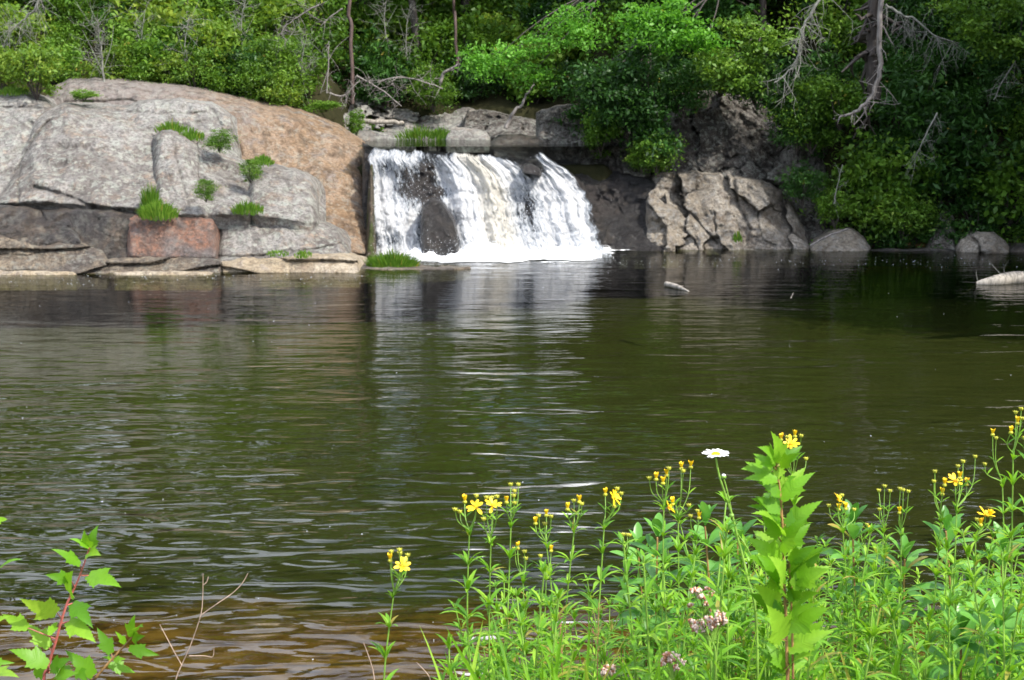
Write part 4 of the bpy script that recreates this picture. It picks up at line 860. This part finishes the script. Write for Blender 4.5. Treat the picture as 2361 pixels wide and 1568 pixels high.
GT = 'yellow tickseed plants on the near bank'
def tickseed(heads, Y, ub, label, seed, node=None, L=.05, group=None, vb=1720, n=6):
    rs = np.random.RandomState(seed); hs = [(P(u, v, Y + rs.randn() * .025), k) for u, v, k in heads]
    hu = np.mean([h[0] for h in heads]); hv = max(h[1] for h in heads)
    nu_, nv_ = node or (hu * .8 + ub * .2, hv + 42)
    nd = P(nu_, nv_, Y); b = P(ub, vb, Y); b[2] = max(b[2], float(terr(b[0], Y)) - .03) if b[2] < float(terr(b[0], Y)) else b[2]
    b[2] = min(b[2], P(ub, 1600, Y)[2]); root = b.copy(); root[2] = float(terr(b[0], Y)) - .02
    e = empty('tickseed_plant', root, label, 'flower', group)
    path = smooth([root, b * .98 + root * .02 if np.linalg.norm(b - root) > .02 else b + (0, 0, .01), (b + nd) / 2 + np.array([rs.randn() * .006, rs.randn() * .01, 0]), nd], 8)
    g = MB(); g.tube(path, (.0032, .002, .0013), 6)
    lf = MB(); whorls(lf, path, rs, .06, L * 1.12, n=n)
    for c, k in hs:
        m = nd * .55 + c * .45 + np.array([(c[0] - nd[0]) * .35, 0, -.002]); pts = smooth([nd, m, c - (0, 0, .003)], 4); g.tube(pts, (.0011, .0008), 5)
        if rs.rand() < .7:
            for sgn in (-1, 1): blade(lf, m, m + unit((sgn, rs.randn() * .4, .9)) * .022, (0, -.3, 1), .004, 'lance', .3, rs.rand())
    g.build('stem', M['stem_green'], e); lf.build('foliage', M['core'], e)
    for c, k in hs: head(e, c, k, rs)
    return e

tickseed([(1071, 1155, 'y'), (1097, 1168, 'o'), (1098, 1143, 'b'), (1049, 1175, 'b'), (1060, 1180, 'b')], 2.5, 1108, 'leftmost flowering stem of the big clump, its widest yellow flower drooping', 1)
tickseed([(1136, 1166, 'o'), (1121, 1147, 'b'), (1146, 1145, 'b'), (1135, 1147, 'b'), (1115, 1197, 'b')], 2.55, 1135, 'tickseed stem with one open flower, second from the left in the big clump', 2)
tickseed([(1177, 1117, 'b'), (1195, 1117, 'b'), (1186, 1132, 'b'), (1167, 1156, 'y'), (1184, 1143, 'b'), (1186, 1160, 'b')], 2.6, 1160, 'tickseed stem leaning right with a pair of high buds, left part of the clump', 3)
tickseed([(1187, 1265, 'b'), (1193, 1262, 'y'), (1209, 1272, 'b'), (1212, 1288, 'b')], 2.7, 1225, 'short tickseed with a tight bunch of buds in the left of the clump', 4)
tickseed([(1234, 1205, 'y'), (1242, 1189, 'b'), (1259, 1186, 'y'), (1270, 1191, 'b'), (1256, 1208, 'b')], 2.6, 1285, 'tickseed with two half-open flowers between the wide flower and the tall ones', 5)
tickseed([(1308, 1172, 'y'), (1323, 1155, 'b'), (1335, 1155, 'y'), (1341, 1162, 'b')], 2.6, 1315, 'tickseed with three crowded yellow buds left of the lone open one', 6)
tickseed([(1395, 1138, 'y'), (1414, 1146, 'o'), (1423, 1127, 'b'), (1432, 1138, 'b'), (1416, 1168, 'b')], 2.6, 1360, 'slender tickseed standing clear of its neighbours with one open flower', 7, node=(1393, 1205))
tickseed([(1437, 1232, 'b'), (1446, 1233, 'b'), (1452, 1234, 'b')], 2.9, 1435, 'low budding tickseed beside the first broad leaves', 8)
tickseed([(1497, 1103, 'b'), (1512, 1103, 'y'), (1528, 1112, 'y'), (1536, 1094, 'y'), (1542, 1080, 'b')], 2.6, 1525, 'tall tickseed with many yellow buds left of the daisy', 9, node=(1530, 1160))
tickseed([(1570, 1078, 'y'), (1592, 1075, 'y'), (1575, 1086, 'b'), (1541, 1171, 'o'), (1550, 1160, 'y'), (1588, 1165, 'b')], 2.65, 1562, 'tall tickseed nearest the daisy with an open flower partway down', 10, node=(1563, 1190))
tickseed([(1608, 1178, 'b'), (1611, 1192, 'y'), (1592, 1190, 'b')], 2.8, 1600, 'small budding tickseed just left below the daisy', 11)
tickseed([(1800, 1012, 'y'), (1823, 1024, 'o'), (1832, 1004, 'y'), (1847, 1005, 'b'), (1858, 1058, 'b'), (1815, 1008, 'b')], 2.75, 1845, 'tickseed rising over the tall lobed-leaf shrub with a bright open flower', 12, node=(1828, 1100))
tickseed([(1933, 1153, 'o'), (1933, 1173, 'y'), (1949, 1171, 'y'), (1911, 1166, 'b'), (1969, 1175, 'b'), (1941, 1142, 'b')], 2.75, 1955, 'bunched tickseed with several yellow flowers right of the lobed-leaf shrub', 13)
tickseed([(2026, 1131, 'b'), (2039, 1121, 'b'), (2052, 1132, 'b'), (2027, 1174, 'b')], 2.85, 2040, 'thin tickseed with green buds only, left one of a pair', 14)
tickseed([(2075, 1127, 'b'), (2082, 1130, 'b'), (2094, 1133, 'b'), (2073, 1180, 'y')], 2.85, 2060, 'thin tickseed with green buds and one yellow one, right one of a pair', 15)
tickseed([(2155, 1087, 'b'), (2177, 1116, 'y'), (2172, 1137, 'y'), (2153, 1110, 'b')], 2.7, 2140, 'tickseed with orange-yellow buds left of the orange open flower', 16, node=(2170, 1190))
tickseed([(2202, 1110, 'o'), (2212, 1100, 'y'), (2220, 1064, 'b'), (2248, 1053, 'b'), (2228, 1115, 'y'), (2208, 1075, 'b')], 2.7, 2185, 'tall tickseed with an orange open flower and high buds near the right edge', 17, node=(2205, 1170))
tickseed([(2272, 1188, 'o'), (2252, 1198, 'b'), (2260, 1208, 'y'), (2283, 1188, 'y')], 2.5, 2245, 'tickseed with a single bright flower low near the right edge', 18, node=(2248, 1235))
tickseed([(2288, 1000, 'y'), (2296, 1010, 'b'), (2270, 1070, 'b')], 2.9, 2330, 'arching tickseed leaning left at the right edge', 19, node=(2310, 1110))
tickseed([(2341, 951, 'b'), (2354, 943, 'b'), (2345, 974, 'y'), (2330, 995, 'y'), (2356, 965, 'b')], 2.7, 2325, 'tallest tickseed of all, touching the right edge', 20, node=(2335, 1045), L=.055)
tickseed([(2375, 990, 'b'), (2362, 1010, 'b')], 2.6, 2358, 'tall tickseed cut by the right edge of the picture', 21, L=.055)
tickseed([(902, 1272, 'b'), (921, 1268, 'b'), (940, 1280, 'b'), (928, 1305, 'o'), (922, 1276, 'b'), (899, 1290, 'y'), (926, 1288, 'b')], 2.45, 881, 'single tickseed stem standing alone left of the clump', 22, node=(908, 1365), L=.045, n=6)
tickseed([(1270, 1268, 'y'), (1246, 1282, 'b')], 2.8, 1262, 'low tickseed with one yellow bud under the pair of half-open ones', 23)
tickseed([(1506, 1282, 'b'), (1350, 1340, 'b')][:1], 2.9, 1500, 'low tickseed with one bud under the tall bud-laden one', 24)
tickseed([(1668, 1218, 'b'), (1676, 1222, 'y')], 2.9, 1672, 'small budding tickseed under the daisy bud', 25)
tickseed([(1985, 1215, 'b'), (1998, 1210, 'b'), (2005, 1225, 'y')], 3.0, 2000, 'short budding tickseed left of the green-budded pair', 26)

# leafy stems without flowers fill the bank
FILL = 'flowerless leafy tickseed stems filling the near bank'
fp = []
for j in range(6):
    rs2 = np.random.RandomState(60 + j); e = empty('leafy_stem', (0, 0, 0), 'leafy green stem without flowers in the thick of the near bank', 'plant', FILL)
    H = .62 + .06 * j; path = smooth([np.array([0, 0, 0.]), np.array([rs2.randn() * .01, rs2.randn() * .01, H * .5]), np.array([rs2.randn() * .03, rs2.randn() * .03, H])], 8)
    g = MB(); g.tube(path, (.003, .0014), 5); g.build('stem', M['stem_green'], e)
    g = MB(); whorls(g, path, rs2, .056, .066, .0086, start=.05); g.build('foliage', M['core'], e); fp.append((e, H))
topu = [1040, 1070, 1150, 1300, 1420, 1500, 1600, 1750, 1850, 1950, 2060, 2150, 2250, 2400]
topv = [1500, 1270, 1265, 1290, 1270, 1235, 1205, 1200, 1220, 1200, 1225, 1225, 1240, 1180]
fu = set(); rs2 = np.random.RandomState(5)
for i in range(285):
    u = 1058 + (2400 - 1058) * rs2.rand() ** .85; Yp = 2.25 + 1.45 * rs2.rand() * min(1, .45 + (u - 1050) / 700)
    vt = np.interp(u, topu, topv) + 38 * math.sin(u * .045) + 22 * math.sin(u * .11 + 1) + (62 if u < 1480 else 15) + abs(rs2.randn()) * 150
    if i >= 240: vt = 1430 + rs2.rand() * 130; Yp = 2.35 + .5 * rs2.rand()
    t = P(u, min(vt, 1575), Yp); j = rs2.randint(6); e, H = fp[j]
    k = .85 + .3 * rs2.rand(); loc = (t[0], t[1], t[2] - H * k)
    if j not in fu: fu.add(j); c = e; c.location = loc; c.scale = (k, k, k); c.rotation_euler = (rs2.randn() * .06, rs2.randn() * .06, rs2.rand() * 6.3)
    else:
        c = copy_thing(e, loc, 0, k); c.rotation_euler = (rs2.randn() * .06, rs2.randn() * .06, rs2.rand() * 6.3)
    ln_ = c.rotation_euler[1]; c['label'] = ('right-leaning' if ln_ > .03 else 'left-leaning' if ln_ < -.03 else 'upright') + ' flowerless leafy stem ' + ('reaching high ' if vt < 1330 else 'of middle height ' if vt < 1440 else 'low down ') + ('in front ' if Yp < 2.7 else 'farther back ') + near(LN, u)

# broad-leaved plants
def broad(u, v, Y, ub, label, seed, whs=4, L=.085):
    rs = np.random.RandomState(seed); t = P(u, v, Y); b = P(ub, 1640, Y); b[2] = min(b[2], float(terr(b[0], Y)) if True else 0); e = empty('broadleaf_plant', b, label, 'plant')
    path = smooth([b, (b + t) / 2 + rs.randn(3) * .01, t], 8); g = MB(); g.tube(path, (.004, .002), 6); g.build('stem', M['stem_brown'], e)
    lf = MB()
    for k in range(whs):
        s = 1 - k * .085; c = path[-1] * s + path[0] * (1 - s) if False else np.array([np.interp(s, np.linspace(0, 1, len(path)), path[:, i]) for i in range(3)])
        for i in range(5 if k else 4):
            a = i * 6.283 / (5 if k else 4) + k * .7 + rs.randn() * .2; el = (.95 - .38 * k) + rs.randn() * .2; d = np.array([math.cos(a) * math.cos(el), math.sin(a) * math.cos(el), math.sin(el)])
            LL = L * (.75 + .35 * rs.rand()) * (.75 + .12 * k); blade(lf, c + d * .004, c + d * LL, (-d[0] * .6, -d[1] * .6 - .2, 1), LL * .33, 'oval', .28, rs.rand(), .35)
    lf.build('foliage', M['broad'], e); return e
broad(1625, 1215, 2.8, 1640, 'oblong-leaved plant with an upright top rosette, left below the daisy', 1)
broad(1515, 1240, 2.85, 1520, 'oblong-leaved plant under the tall bud-laden tickseed', 2)
broad(1470, 1265, 3.0, 1480, 'oblong-leaved plant at the left end of the broad leaves', 3)
broad(1700, 1250, 2.9, 1700, 'oblong-leaved plant between the daisy stem and the lobed shrub', 4)
broad(1965, 1210, 2.9, 1975, 'oblong-leaved plant right of the bunched yellow flowers', 5)
broad(2085, 1290, 2.9, 2090, 'oblong-leaved plant with blue-green leaves under the green-budded pair', 6)
broad(2180, 1225, 2.9, 2190, 'oblong-leaved plant under the orange tickseed flower', 7)
broad(2310, 1270, 2.75, 2320, 'oblong-leaved plant beneath the tallest tickseed', 8)
broad(2300, 1450, 2.4, 2310, 'large-leaved plant in the lower right corner', 9, 3, .11)
broad(2215, 1460, 2.45, 2200, 'large-leaved plant left of the lower right corner', 10, 3, .1)

# lobed-leaf shrubs
def lobed_shrub(stems, leaves, Y, label, mat_st, seed, wr=.72, fcx=None):
    rs = np.random.RandomState(seed); b = P(*stems[0][0], Y); b[2] = float(terr(b[0], Y)) - .02
    e = empty('lobed_leaf_shrub', b, label, 'shrub')
    for i, s_ in enumerate(stems):
        pts = [P(u, v, Y) for u, v in s_]
        if i == 0: pts = [b] + pts
        g = MB(); g.tube(smooth(pts, 5), (.0032, .0022, .0012) if i == 0 else (.0022, .0012), 7); g.build('stem', M[mat_st], e)
    lf = MB(); pt = MB()
    main = np.array(sum([[(u, v) for u, v in smooth([(a, c, 0) for a, c in s_], 6)[:, :2]] for s_ in stems], []))
    for (bu, bv, tu, tv) in leaves:
        dY = rs.randn() * .02; B = P(bu, bv, Y + dY); T = P(tu, tv, Y + dY - .01 + rs.randn() * .03)
        a = unit(T - B); sgn = 1 if tu > bu else -1
        nrm = unit(np.array([-.25 * a[0], -.85 + .3 * rs.randn(), .75 + .25 * rs.randn()]))
        blade(lf, B, T, nrm, np.linalg.norm(T - B) * wr * (.85 + .3 * rs.rand()), 'lobed', .15 + .4 * rs.rand(), rs.rand(), .18)
        k = np.argmin(np.hypot(main[:, 0] - bu, main[:, 1] - bv - 12)); pt.tube([P(main[k, 0], main[k, 1], Y), B], (.0012, .0009), 5)
    pt.build('leaf_stalks', M[mat_st], e); lf.build('foliage', M['lobed'], e); return e
c6 = lambda x, y: (1652 + x * .42296, 904.7 + y * .42296); c4 = lambda x, y: (x * .4332, 1101.4 + y * .4332)
LR = [(320, 400, 285, 305), (310, 405, 215, 345), (300, 430, 158, 420), (345, 400, 440, 340), (325, 385, 335, 325), (330, 480, 175, 475), (330, 510, 420, 465), (355, 590, 508, 460), (345, 560, 240, 500), (350, 690, 195, 630), (345, 650, 212, 590),
      (375, 730, 545, 612), (355, 780, 215, 680), (370, 840, 490, 735), (340, 930, 185, 810), (400, 1000, 600, 870), (395, 920, 520, 850), (360, 1080, 200, 920), (410, 1060, 590, 965), (340, 1200, 200, 1110), (385, 1280, 580, 1190), (400, 1170, 540, 1105), (360, 1340, 270, 1240),
      (390, 1410, 600, 1320), (360, 1230, 280, 1180), (375, 1520, 240, 1410), (400, 1520, 510, 1450), (385, 1130, 470, 1060), (350, 1020, 260, 960)]
_r = np.random.RandomState(12)
LR += [(a + _r.randn() * 6, b + _r.randn() * 18, a + (c - a) * .78 + _r.randn() * 22, b + (d - b) * .9 - 38 + _r.randn() * 22) for a, b, c, d in LR]
lobed_shrub([[c6(383, 1620), c6(383, 1500), c6(375, 1200), c6(365, 1000), c6(362, 800), c6(350, 600), c6(340, 500), c6(322, 400)], [c6(415, 1560), c6(410, 1250), c6(400, 1050), c6(395, 930)]],
            [(*c6(a, b), *c6(a + (c - a) * 1.2, b + (d - b) * 1.2)) for a, b, c, d in LR], 2.12, 'tall upright shrub with lobed toothed leaves right of the daisy', 'stem_brown', 2, .62)
LL_ = [(478, 375, 525, 250), (472, 375, 365, 325), (474, 372, 448, 272), (470, 400, 540, 415), (425, 465, 270, 378), (372, 540, 238, 515), (372, 615, 390, 492), (470, 520, 648, 585), (302, 718, 100, 640), (385, 668, 497, 805), (365, 765, 512, 880), (262, 905, 125, 775), (262, 840, 310, 765), (255, 1000, 45, 915), (268, 1020, 385, 960), (245, 1000, 190, 1060),
       (500, 1052, 345, 915), (380, 1010, 280, 1080), (150, 800, 10, 725), (300, 1077, 420, 1040), (410, 1020, 470, 1090)]
lobed_shrub([[c4(235, 1200), c4(258, 1005), c4(300, 860), c4(345, 700), c4(385, 610), c4(425, 520), c4(476, 375)]], [(*c4(a, b), *c4(c, d)) for a, b, c, d in LL_], 2.25, 'red-stemmed shrub with jagged leaves at the lower left', 'stem_red', 3, .58)
LL2 = [(592, 935, 515, 795), (700, 850, 720, 725), (668, 885, 610, 815), (702, 850, 775, 840), (705, 845, 765, 795), (685, 905, 850, 945), (575, 995, 722, 1040), (600, 970, 540, 955), (605, 968, 672, 965)]
lobed_shrub([[c4(450, 1150), c4(500, 1075), c4(600, 960), c4(665, 890), c4(702, 848)]], [(*c4(a, b), *c4(c, d)) for a, b, c, d in LL2], 2.3, 'small side shoot with jagged leaves, between the red-stemmed shrub and the dead twig', 'stem_brown', 4, .5)
lobed_shrub([[c4(-140, 1100), c4(-100, 900), c4(-60, 520), c4(-60, 240)]], [(*c4(a, b), *c4(c, d)) for a, b, c, d in [(-20, 500, 122, 435), (-60, 230, 40, 222), (-60, 980, 82, 985), (-60, 1040, 105, 1065), (-80, 800, 60, 735), (-90, 400, -180, 330)]], 2.2, 'jagged leaves of a shrub cut by the left edge', 'stem_red', 5, .4)

# daisy
def daisy():
    Y = 2.35; b = P(1760, 1640, Y); b[2] = float(terr(b[0], Y)) - .02; e = empty('daisy', b, 'white daisy with yellow centre standing highest above the middle of the clump', 'flower')
    g = MB(); j = P(1688, 1190, Y)
    g.tube(smooth([b, P(1745, 1480, Y), P(1722, 1330, Y), P(1700, 1240, Y), j, P(1668, 1130, Y), P(1656, 1090, Y), P(1650, 1056, Y)], 6), (.0026, .0022, .0016), 7)
    g.tube(smooth([j, P(1680, 1150, Y), P(1673, 1120, Y), P(1668, 1104, Y)], 5), (.0015, .0012), 6)
    g.tube(smooth([P(1695, 1225, Y), P(1720, 1260, Y), P(1745, 1310, Y)], 5), (.0015, .001), 6); g.build('stem', M['stem_green'], e)
    c = P(1650, 1048, Y); n = unit((0, -.04, 1.)); t1 = np.array([1., 0, 0]); t2 = np.cross(n, t1); rs = np.random.RandomState(3); g = MB()
    for i in range(19):
        a = i * 6.283 / 19 + rs.randn() * .05; d = t1 * math.cos(a) + t2 * math.sin(a) + n * (.12 + rs.randn() * .04); L = .0235 * (.93 + .12 * rs.rand()); blade(g, c + unit(d) * .006, c + unit(d) * L, n, .0066, 'petal', .1, .5, .12)
    o = g.build('flower', M['daisyw'], e)
    g = MB(); ball(g, c + n * .0005, .0085, 14, 8, .42)
    for k in range(120): a = k * 2.4; rr = .0082 * math.sqrt(k / 120); ball(g, c + t1 * rr * math.cos(a) + t2 * rr * math.sin(a) + n * (.0036 * (1 - (rr / .0085) ** 2) + .0008), .0007, 5, 3)
    d_ = g.build('disc', M['daisyc'], None, origin=e.location); d_.location = (0, 0, 0); d_.parent = o
    for (u, v) in ((1668, 1099), (1686, 1188)):
        g = MB(); ball(g, P(u, v, Y), .0046, 10, 6, .85); g.build('bud', M['stem_green'], e)
        g = MB(); ball(g, P(u, v - 3, Y), .0036, 10, 6, .7) ; g.build('bud_tip', M['daisyw'], e) if v < 1150 else None
    lf = MB()
    for (u, v) in ((1700, 1240), (1722, 1330), (1735, 1420), (1680, 1160), (1694, 1215)):
        for s in (-1, 1): blade(lf, P(u, v, Y), P(u + s * 16, v - 18, Y - .01), (0, -.5, 1), .004, 'lance', .2)
    lf.build('foliage', M['core'], e)
daisy()

# fluffy seed heads
def seedhead(cl, Y, ub, label, seed):
    rs = np.random.RandomState(seed); b = P(ub, 1640, Y); b[2] = float(terr(b[0], Y)) - .02; e = empty('seeding_plant', b, label, 'flower')
    g = MB(); nd = P(np.mean([c[0] for c in cl]) + 5, max(c[1] for c in cl) + 30, Y); g.tube(smooth([b, P(ub, 1580, Y), nd], 6), (.003, .002), 6)
    for (u, v) in cl: g.tube([nd, P(u, v, Y)], (.001, .0008), 4)
    g.build('stem', M['stem_green'], e)
    for (u, v) in cl:
        c = P(u, v, Y + rs.randn() * .008); g = MB()
        for k in range(16):
            d = unit(rs.randn(3) + (0, 0, .5)); q = c + d * .0045 * (.4 + rs.rand()); mi = int(rs.rand() < .35)
            ball(g, q, .0017 + .0012 * rs.rand(), 6, 4, 1.2, mi)
            blade(g, q, q + d * .004, (d[1], -d[0], .3), .0012, 'lance', 0, .5, .1, mi)
        g.build('seed_head', [M['fluff'], M['fluffb']], e)
def cl(u0, v0, w, h, n, seed): r = np.random.RandomState(seed); return [(u0 + r.randn() * w, v0 + r.randn() * h) for _ in range(n)]
seedhead(cl(1640, 1440, 17, 10, 14, 1) + cl(1600, 1440, 7, 6, 4, 5), 2.25, 1650, 'large bunch of pinkish fluffy seed heads at the bottom right of centre', 1)
seedhead(cl(1630, 1375, 18, 14, 11, 2), 2.35, 1640, 'loose pinkish-brown seed heads above the large bunch', 2)
seedhead(cl(1545, 1525, 15, 8, 11, 3), 2.25, 1550, 'pinkish seed heads near the bottom edge, left of the large bunch', 3)
seedhead(cl(1405, 1548, 12, 6, 8, 4), 2.25, 1405, 'small whitish seed heads at the bottom edge in the middle of the clump', 4)

# dead twig and dry stalks
def fine(name, paths, Y, r, mat, label, cat):
    b = P(*paths[0][0], Y); e = empty(name, b, label, cat); g = MB()
    for i, p_ in enumerate(paths): g.tube(smooth([P(u, v, Y - .01 * i) for u, v in p_], 5), (r if i == 0 else r * .7, r * .35), 6)
    g.build('twig', M[mat], e); return e
fine('dead_twig', [[(395, 1640), (405, 1568), (420, 1530), (440, 1485), (462, 1420), (467, 1380), (468, 1323)], [(463, 1418), (500, 1392), (535, 1368), (558, 1345), (571, 1322)], [(419, 1534), (400, 1500), (380, 1462), (368, 1440)], [(436, 1512), (470, 1512), (490, 1514), (493, 1495)], [(467, 1350), (476, 1342), (480, 1330)]], 2.35, .0014, 'twig', 'bare dead twig forking over the water at lower left', 'twig')
fine('dry_stalk', [[(868, 1640), (862, 1560), (852, 1520), (838, 1482)]], 2.4, .0014, 'twig', 'thin dry grass stalk just left of the lone flower stem', 'grass')
fine('dry_stalk', [[(1010, 1640), (992, 1568), (980, 1548), (960, 1527)]], 2.4, .0014, 'twig', 'thin dry grass stalk bending left of the big clump', 'grass')
def sprig(u, v, Y, ub, label, seed):
    rs = np.random.RandomState(seed); b = P(ub, 1640, Y); e = empty('grass_panicle', b, label, 'grass'); t = P(u, v, Y); g = MB(); path = smooth([b, (b + t) / 2, t], 8); g.tube(path, (.001, .0005), 4)
    for k in range(40):
        s = .45 + .55 * rs.rand(); c = np.array([np.interp(s, np.linspace(0, 1, len(path)), path[:, i]) for i in range(3)]); d = rs.randn(3) * .012; d[2] = abs(d[2]); g.tube([c, c + d], (.0003, .0002), 3); ball(g, c + d, .0009, 4, 3)
    g.build('stalk', M['fluffb'], e)
sprig(1290, 1420, 2.35, 1300, 'hazy reddish grass panicle at the left of the lower clump', 1); sprig(1380, 1390, 2.4, 1375, 'hazy reddish grass panicle at the middle of the lower clump', 2)
# grass blades along the bottom of the bank
def near_grass(u, v, Y, n, h, label, seed):
    rs = np.random.RandomState(seed); b = P(u, v, Y); g = MB()
    for i in range(n):
        x = rs.randn() * .05; L = h * (.5 + .6 * rs.rand()); a = rs.randn() * .35; t = b + np.array([x + a * L, rs.randn() * .03, L]); q = b + np.array([x, rs.randn() * .02, 0])
        blade(g, q, t, (rs.randn() * .5, -1, .3), .006 * (.6 + .8 * rs.rand()), 'lance', .25 * rs.randn(), rs.rand(), .3)
    return tag(g.build('grass_clump', M['lobed'], origin=b), label, 'grass')
near_grass(1130, 1680, 2.2, 12, .17, 'blades of grass at the bottom left corner of the clump', 1)
near_grass(1300, 1690, 2.2, 13, .2, 'blades of grass at the bottom edge under the slender tickseeds', 2)
near_grass(1440, 1690, 2.2, 12, .17, 'blades of grass at the bottom edge right of the small seed heads', 3)
near_grass(1700, 1690, 2.2, 12, .17, 'blades of grass at the bottom edge under the daisy', 4)
near_grass(1950, 1690, 2.2, 13, .16, 'blades of grass at the bottom edge right of the lobed shrub', 5)
near_grass(2200, 1690, 2.2, 13, .16, 'blades of grass at the bottom edge near the right corner', 6)
